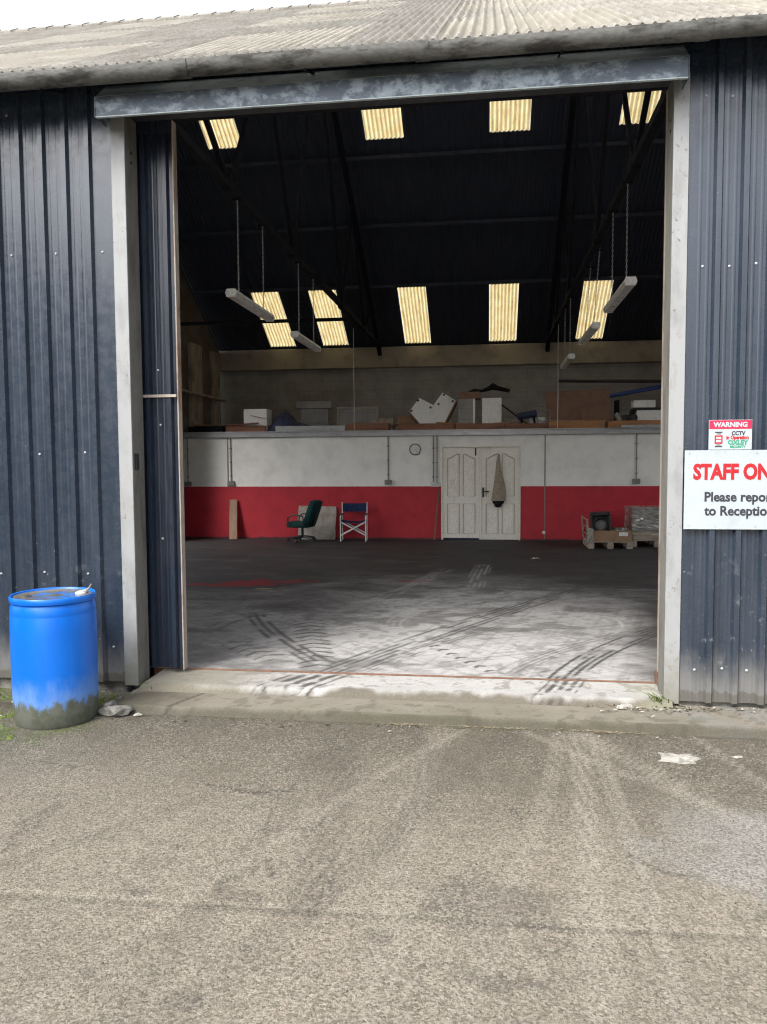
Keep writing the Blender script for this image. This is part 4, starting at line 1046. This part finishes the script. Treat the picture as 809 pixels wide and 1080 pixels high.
# lengths of timber laid along the deck edge
labs = ['dark joist offcuts at the left end of the deck', 'red brown joist length at the left of the deck edge', 'short red brown board below the blue tarpaulin', 'board running under the broken white cabinet',
        'board under the white shelf unit', 'short red brown board near the padded tube', 'bright orange sawn board below the brown sheet', 'orange board end below the white cartons']
for k, (x0, x1, z0, h, m) in enumerate([(-6.5, -5.75, 0, .12, 'steel'), (-5.7, -4.8, .0, .13, 'timber'), (-3.0, -2.1, 0, .14, 'timber'), (-1.9, -.72, 0, .12, 'timber'), (-.68, .32, 0, .11, 'timber'), (.36, 1.18, 0, .10, 'timber'), (1.22, 2.34, 0, .14, 'orange'), (2.40, 3.6, .0, .13, 'orange')]):
    mb = MB(); mb.box((x0, -.05, 0), (x1, .045, h), .004); mb.box((x0 + .08, .05, 0), (x1 + .03, .14, h * 1.15), .004)
    tag(mb.build('timber_lengths', m, None, False, (0, YP + .10 + (0.12 if k in (1,) else 0), DZ + .002), (0, R(random.uniform(-.3, .3)) * 0, 0)), labs[k], 'timber', 'timber along the deck edge')
o = MB(); o.box((-.45, -.03, 0), (.45, .03, .05), .004); tag(o.build('grey_beam', 'galv', None, False, (3.1, YP - .02, DZ + .003)), 'short grey metal length on the deck edge at the right', 'beam')

# loose boards and battens lying about the deck
for k, (x, y, z, L, w_, h, ry, rz, m, lab) in enumerate([
    (-6.05, 11.25, .14, .9, .10, .03, 2, 8, 'plank', 'loose pale board on the joist offcuts at the far left of the deck'),
    (-5.35, 11.10, .15, .8, .08, .03, -3, -5, 'timber', 'thin red brown board lying in front of the white carton'),
    (-3.25, 11.55, .03, .9, .12, .04, 0, 12, 'orange', 'orange brown board lying between the two cupboard panels'),
    (-2.05, 11.35, .10, .8, .10, .03, -6, -9, 'timber', 'tilted brown batten left of the broken white cabinet'),
    (-2.35, 11.85, .0, .5, .06, .30, 0, 0, 'pier', 'stubby pale block standing behind the brown battens'),
    (.62, 11.75, .02, .7, .30, .22, 0, 6, 'board', 'grey stained box behind the padded tube'),
    (2.86, 11.6, .02, .35, .20, .34, 0, -8, 'block', 'grey box standing behind the paper roll'),
    (1.55, 11.12, .15, .75, .09, .025, 1, 3, 'plank', 'pale batten lying on the orange sawn boards'),
    (.30, 11.15, .12, .6, .10, .03, -5, 6, 'plank', 'pale offcut propped at the foot of the white shelf unit'),
    (-1.75, 11.7, .05, .45, .25, .28, 0, 10, 'card', 'cardboard box behind the left wing of the broken cabinet'),
    (1.02, 11.5, .0, .30, .22, .26, 0, -12, 'melamine', 'small white box between the bent frame and the brown board'),
    (-.75, 11.10, .12, .7, .09, .025, 4, -4, 'orange', 'orange batten lying across the foot of the broken cabinet')]):
    mb = MB(); mb.box((-L / 2, -w_ / 2, 0), (L / 2, w_ / 2, h), .004)
    tag(mb.build('loose_board' if h < .1 else 'stored_box', m, None, False, (x, y, DZ + z), (0, R(ry), R(rz))), lab, 'board' if h < .1 else 'box')

# ------------------------------------------------------------------ signs
def text(body, size, x, z, y, mat, parent, bold=0., sx=1., align='LEFT', name='lettering'):
    cu = bpy.data.curves.new(name, 'FONT'); cu.body = body; cu.size = size; cu.align_x = align; cu.offset = bold; cu.extrude = .0006; cu.resolution_u = 3
    tmp = bpy.data.objects.new(name, cu); COL.objects.link(tmp)
    dg = bpy.context.evaluated_depsgraph_get(); me = bpy.data.meshes.new_from_object(tmp.evaluated_get(dg)); bpy.data.objects.remove(tmp)
    me.name = name; me.materials.clear(); me.materials.append(M[mat])
    o = bpy.data.objects.new(name, me); COL.objects.link(o); o.parent = parent
    o.location = (x, y, z); o.rotation_euler = (R(90), 0, 0); o.scale = (sx, 1, 1); return o
SX0, SX1, SZ0, SZ1 = 1.307, 2.16, 1.182, 1.713
t = thing('staff_sign', 'large white staff only sign screwed to the navy cladding', 'sign', (SX0, -.036, SZ0))
mb = MB(); mb.box((0, -.004, 0), (SX1 - SX0, .004, SZ1 - SZ0), .001); mb.build('board', 'signwhite', t)
text('STAFF ONLY', .140, .056, .340, -.0052, 'signred', t, .0062, .775)
text('Please report', .088, .128, .190, -.0052, 'signgrey', t, .0026, .95)
text('to Reception', .088, .133, .096, -.0052, 'signgrey', t, .0026, .95)
mb = MB()
for x in (.03, .20, .46, .80):
    for z in (.022, SZ1 - SZ0 - .018): mb.cyl((x, -.0042, z), (x, -.0065, z), .006, seg=8)
mb.build('screw', 'galv', t)
t = thing('warning_sign', 'small white warning sign with red band above the staff sign', 'sign', (1.458, -.036, 1.716))
W, Hh = .275, .198
mb = MB(); mb.box((0, -.003, 0), (W, .003, Hh), .001); mb.build('board', 'signwhite', t)
mb = MB(); mb.box((.002, -.0042, Hh - .060), (W - .002, -.0032, Hh - .002)); mb.build('band', 'signpink', t)
text('WARNING', .044, W / 2, Hh - .046, -.0050, 'signwhite', t, .0020, 1.0, 'CENTER')
text('CCTV', .036, .188, .097, -.0036, 'signgrey', t, .0016, .9, 'CENTER')
text('in Operation', .034, .183, .070, -.0036, 'signred', t, .0016, .80, 'CENTER')
text('OXLEY', .040, .185, .035, -.0036, 'signgreen', t, .0024, 1.0, 'CENTER')
text('SECURITY', .020, .185, .013, -.0036, 'signgreen', t, .0012, 1.1, 'CENTER')
mb = MB()
mb.box((.038, -.0042, .040), (.088, -.0034, .096)); mb.build('emblem', 'signred', t)
mb = MB(); mb.box((.046, -.0048, .050), (.080, -.0043, .066)); mb.box((.046, -.0048, .072), (.080, -.0043, .086)); mb.build('emblem_window', 'signwhite', t)
mb = MB(); mb.box((.040, -.0042, .112), (.086, -.0034, .120)); mb.box((.040, -.0042, .018), (.086, -.0034, .026)); mb.box((.050, -.0042, .103), (.076, -.0034, .108)); mb.box((.050, -.0042, .030), (.076, -.0034, .035)); mb.build('emblem_bar', 'signgrey', t)

# ------------------------------------------------------------------ unseen dark sheds added beside the yard to shade the cladding ribs
for x0, x1, lab in ((-17.0, -8.6, 'unseen dark shed added left of the yard to cut side light'), (6.6, 15.0, 'unseen dark shed added right of the yard to cut side light')):
    t = thing('added_shade_shed', lab, 'shed', ((x0 + x1) / 2, -11.5, -.1)); h = (x1 - x0) / 2
    mb = MB(); mb.box((-h, -9, 0), (h, 8.6, 6.0)); mb.build('wall', 'leaf', t)
    mb = MB(); mb.xz([(-h - .2, 5.99), (h + .2, 5.99), (0, 7.6)], -9.2, 8.8); mb.build('roof', 'roof', t)

# ------------------------------------------------------------------ the drum
t = thing('plastic_drum', 'blue plastic drum with muddy base beside the doorway', 'drum', (-2.945, -.585, -.10))
Rr, Hd = .300, .862
prof = [(.0, .02), (.24, .015), (.285, .0), (.297, .02), (.302, .10), (.306, .30), (.308, .45), (.307, .62), (.305, .735), (.303, .742), (.303, .748), (.304, .756), (.301, .79), (.294, .806), (.291, .815), (.297, .822)]
mb = MB(); mb.lathe(prof, seg=64); mb.build('drum_body', 'drum', t, True); t.scale = (.90, .90, 1)
prof = [(.2965, .8225), (.304, .827), (.308, .842), (.307, .857), (.301, .866), (.294, .864), (.287, .852), (.280, .838)]
mb = MB(); mb.lathe(prof + [(.278, .83), (.2965, .8225)], seg=64); mb.build('rim', 'drum', t, True)
mb = MB(); mb.lathe([(.279, .826), (.279, .856), (.25, .857), (.24, .852), (.12, .855), (.0, .854)], seg=64); mb.build('lid', 'drumlid', t, True)
for x, y, r_ in ((.17, .10, .042), (-.16, -.10, .042)):
    mb = MB(); mb.cyl((x, y, .846), (x, y, .862), r_, seg=20); mb.cyl((x, y, .862), (x, y, .868), r_ * .6, seg=12); mb.build('bung', 'white' if x > 0 else 'drumlid', t, True)
mb = MB(); mb.ring([(.17, .10, .862), (.205, .12, .872), (.225, .13, .892), (.235, .135, .915)], [.011, .010, .006, .004], 8); tag(mb.build('rag', 'litter', None, True, (-2.965, -.60, -.10)), 'scrap of white rag by the drum bung', 'rag')

# rubble and litter
def rock(name, loc, s, seed, mat, label, cat, rot=0):
    rs = random.Random(seed); bm = bmesh.new(); bmesh.ops.create_icosphere(bm, subdivisions=2, radius=1)
    dirs = [Vector((rs.gauss(0, 1), rs.gauss(0, 1), rs.gauss(0, 1))).normalized() for _ in range(13)]
    for v in bm.verts:
        d = v.co.normalized(); k = 1.0
        for q in dirs:
            dp = d.dot(q)
            if dp > .62: k = min(k, .62 / dp)
        k *= 1 + rs.uniform(-.16, .12)
        v.co = Vector((d.x * k * s[0], d.y * k * s[1], d.z * k * s[2]))
    me = bpy.data.meshes.new(name); bm.to_mesh(me); bm.free(); me.materials.append(M[mat])
    o = bpy.data.objects.new(name, me); COL.objects.link(o); o.location = loc; o.rotation_euler = (0, 0, rot); return tag(o, label, cat)
rock('rubble_lump', (-2.55, -.49, -.068), (.16, .085, .062), 4, 'rubble', 'jagged lump of broken concrete against the right side of the drum', 'rubble', R(12))
rock('rubble_chunk', (-2.63, -.44, -.05), (.07, .05, .055), 14, 'rubble', 'smaller chunk of concrete perched behind the jagged lump by the drum', 'rubble', 1.1)
rock('rubble_chip', (-2.40, -.50, -.088), (.035, .028, .020), 6, 'litter', 'pale chip of stone at the tip of the broken concrete', 'rubble', .4)
def scrap(name, loc, w, d, h, seed, mat, label, cat, rot=0):
    rs = random.Random(seed); n = 7; vs = []
    for j in range(n):
        for i in range(n):
            u, v = i / (n - 1) - .5, j / (n - 1) - .5; r_ = 1 - .35 * rs.random()
            vs.append((u * w * r_, v * d * r_, .004 + h * rs.random() ** 2 * (1 - 1.6 * max(abs(u), abs(v)) ** 1)))
    mb = MB(); mb.add(vs, [(j * n + i, j * n + i + 1, (j + 1) * n + i + 1, (j + 1) * n + i) for j in range(n - 1) for i in range(n - 1)])
    o = mb.build(name, mat, None, False, loc, (0, 0, rot)); s = o.modifiers.new('thick', 'SOLIDIFY'); s.thickness = .002
    return tag(o, label, cat)
scrap('flattened_plastic', (1.11, -.865, -.102), .26, .17, .02, 3, 'litter', 'flattened pale plastic scrap on the wet yard at the right', 'litter', R(-10))
scrap('dry_leaves', (.93, -.10, -.048), .14, .06, .05, 8, 'litter', 'crumpled pale scrap on the slab beside the right jamb', 'litter', R(15))
scrap('paper_scrap', (1.08, -.26, -.048), .05, .03, .01, 9, 'litter', 'tiny white paper scrap on the slab below the right jamb', 'litter', R(40))
scrap('paper_scrap', (1.46, -.80, -.102), .07, .04, .02, 10, 'litter', 'small white scrap on the yard below the right cladding', 'litter', R(20))
scrap('paper_scrap', (.78, 7.85, .003), .16, .12, .03, 12, 'litter', 'white paper scrap on the dark workshop floor', 'litter', R(20))
scrap('paper_scrap', (-3.42, -.28, -.100), .11, .05, .03, 13, 'litter', 'white scrap on the moss left of the drum', 'litter', R(30))
scrap('paper_scrap', (-3.36, -.62, -.100), .09, .05, .03, 14, 'litter', 'torn pale scrap at the left foot of the drum', 'litter', R(-20))
for k, (x, y, n, h, lab) in enumerate([(1.16, -.03, 26, .10, 'tuft of weeds at the foot of the right jamb'), (-2.56, -.03, 20, .06, 'low weeds at the foot of the left jamb')]):
    mb = MB()
    for i in range(n):
        a = random.uniform(0, 6.28); l = h * random.uniform(.5, 1.1); bx, by = random.gauss(0, .035), random.gauss(0, .014); c, s = math.cos(a), math.sin(a)
        p = [(bx, by, 0), (bx + c * l * .3, by + s * l * .2, l * .6), (bx + c * l * .75, by + s * l * .5, l * .8)]
        mb.ring(p, [.003, .0025, .0008], 4)
    tag(mb.build('weed_tuft', 'moss', None, True, (x, y, -.04)), lab, 'weed')
mb = MB()
for i in range(2600):
    x, y = random.uniform(-3.4, 2.6), -.5 - abs(random.gauss(0, 1.3)); x, y = (x, y) if i > 300 else (random.uniform(-3.3, -2.5), random.uniform(-.8, -.02)); r_ = random.uniform(.0022, .0058) * (1.4 if random.random() < .05 else 1); a0 = random.random() * 6
    vs = [(x, y, -.098 + r_ * .8)] + [(x + r_ * random.uniform(.7, 1.3) * math.cos(a0 + q), y + r_ * random.uniform(.7, 1.3) * math.sin(a0 + q), -.102) for q in np.arange(5) * math.pi * .4]
    mb.m = int(random.random() < .4); mb.add(vs, [(0, q + 1, (q + 1) % 5 + 1) for q in range(5)])
tag(mb.build('grit', ['rubble', 'darkgrit'], fix=False), kind='stuff')
mb = MB()
for i in range(260):
    q = random.random()
    if q < .35: x, y, z = 1.05 + random.gauss(0, .22), -.12 + random.gauss(0, .06), -.034
    elif q < .6: x, y, z = random.uniform(1.3, 2.2), -.055 + abs(random.gauss(0, .03)) * -1, -.034
    elif q < .8: x, y, z = -2.75 + random.gauss(0, .25), -.15 + random.gauss(0, .12), -.060
    else: x, y, z = random.uniform(-2.2, 1.8), -.50 - abs(random.gauss(0, .05)), -.094
    if math.hypot(x + 2.945, y + .585) < .30: continue
    a = random.random() * 6.28; l = random.uniform(.008, .022); c, s_, w_ = math.cos(a), math.sin(a), l * random.uniform(.25, .55)
    mb.m = random.choice((0, 0, 1, 2)); h = random.uniform(.002, .010)
    mb.add([(x - c * l, y - s_ * l, z), (x - s_ * w_, y + c * w_, z + h), (x + c * l, y + s_ * l, z + .002), (x + s_ * w_, y - c * w_, z + h * .3)], [(0, 1, 2), (0, 2, 3)])
tag(mb.build('leaf_litter', ['leafdry', 'darkgrit', 'litter'], fix=False), kind='stuff')
# dry straw caught along the step
mb = MB()
for i in range(170):
    x = random.choice([random.gauss(.02, .18), random.gauss(.75, .12), random.gauss(-.55, .08)]); y = -.462 + random.gauss(0, .012); a = random.uniform(-.7, .7); l = random.uniform(.01, .035)
    mb.ring([(x, y, -.094), (x + l * math.cos(a), y + l * math.sin(a) * .4, -.088)], .0014, 3)
tag(mb.build('straw_litter', 'leafdry', None, fix=False), kind='stuff')

# ------------------------------------------------------------------ camera
cam_d = bpy.data.cameras.new('camera'); cam = bpy.data.objects.new('camera', cam_d); COL.objects.link(cam); scene.camera = cam
cam_d.sensor_fit = 'HORIZONTAL'; cam_d.sensor_width = 36; cam_d.lens = 36 * 830.82 / 809; cam_d.clip_start = .05; cam_d.clip_end = 600
yaw, pitch, roll = -.13291, -.06400, -.0056
fw = Vector((math.sin(yaw) * math.cos(pitch), math.cos(yaw) * math.cos(pitch), math.sin(pitch)))
r0 = Vector((math.cos(yaw), -math.sin(yaw), 0)); u0 = r0.cross(fw)
rt = r0 * math.cos(roll) + u0 * math.sin(roll); up = -r0 * math.sin(roll) + u0 * math.cos(roll)
mt = Matrix((rt, up, -fw)).transposed().to_4x4(); mt.translation = (0, -5.5694, 1.65); cam.matrix_world = mt

# ------------------------------------------------------------------ light: bright overcast
SUN_EL, SUN_AZ = R(48), R(212)       # azimuth clockwise from +Y: over the camera's left shoulder
sd = bpy.data.lights.new('sun', 'SUN'); sun = bpy.data.objects.new('sun', sd); COL.objects.link(sun)
sd.energy = .8; sd.angle = R(25); sd.color = (1, .96, .90)
d = Vector((math.sin(SUN_AZ) * math.cos(SUN_EL), math.cos(SUN_AZ) * math.cos(SUN_EL), math.sin(SUN_EL)))
sun.rotation_euler = d.to_track_quat('Z', 'Y').to_euler(); sun.location = (0, -8, 12)
w = bpy.data.worlds.new('World'); scene.world = w; w.use_nodes = True; nt = w.node_tree; nt.nodes.clear()
ou = nt.nodes.new('ShaderNodeOutputWorld'); bg = nt.nodes.new('ShaderNodeBackground'); sk = nt.nodes.new('ShaderNodeTexSky'); hs = nt.nodes.new('ShaderNodeHueSaturation')
sk.sky_type = 'NISHITA'; sk.sun_disc = False; sk.sun_elevation = SUN_EL; sk.sun_rotation = SUN_AZ; sk.air_density = 1.0; sk.dust_density = 4.0; sk.ozone_density = 1.0
hs.inputs['Saturation'].default_value = .30
nt.links.new(sk.outputs[0], hs.inputs['Color']); nt.links.new(hs.outputs[0], bg.inputs[0]); bg.inputs[1].default_value = .15; nt.links.new(bg.outputs[0], ou.inputs[0])

scene.cycles.pixel_filter_type = 'BLACKMAN_HARRIS'; scene.cycles.filter_width = 1.15
vs_ = scene.view_settings; vs_.view_transform = 'Standard'; vs_.look = 'None'; vs_.gamma = 1; vs_.use_curve_mapping = False; vs_.exposure = 1.62
cy = scene.cycles; cy.use_denoising = True; cy.max_bounces = 10; cy.diffuse_bounces = 6; cy.glossy_bounces = 4; cy.transmission_bounces = 6
cy.sample_clamp_indirect = 8; cy.caustics_reflective = False; cy.caustics_refractive = False
try: cy.denoiser = 'OPENIMAGEDENOISE'
except Exception: pass
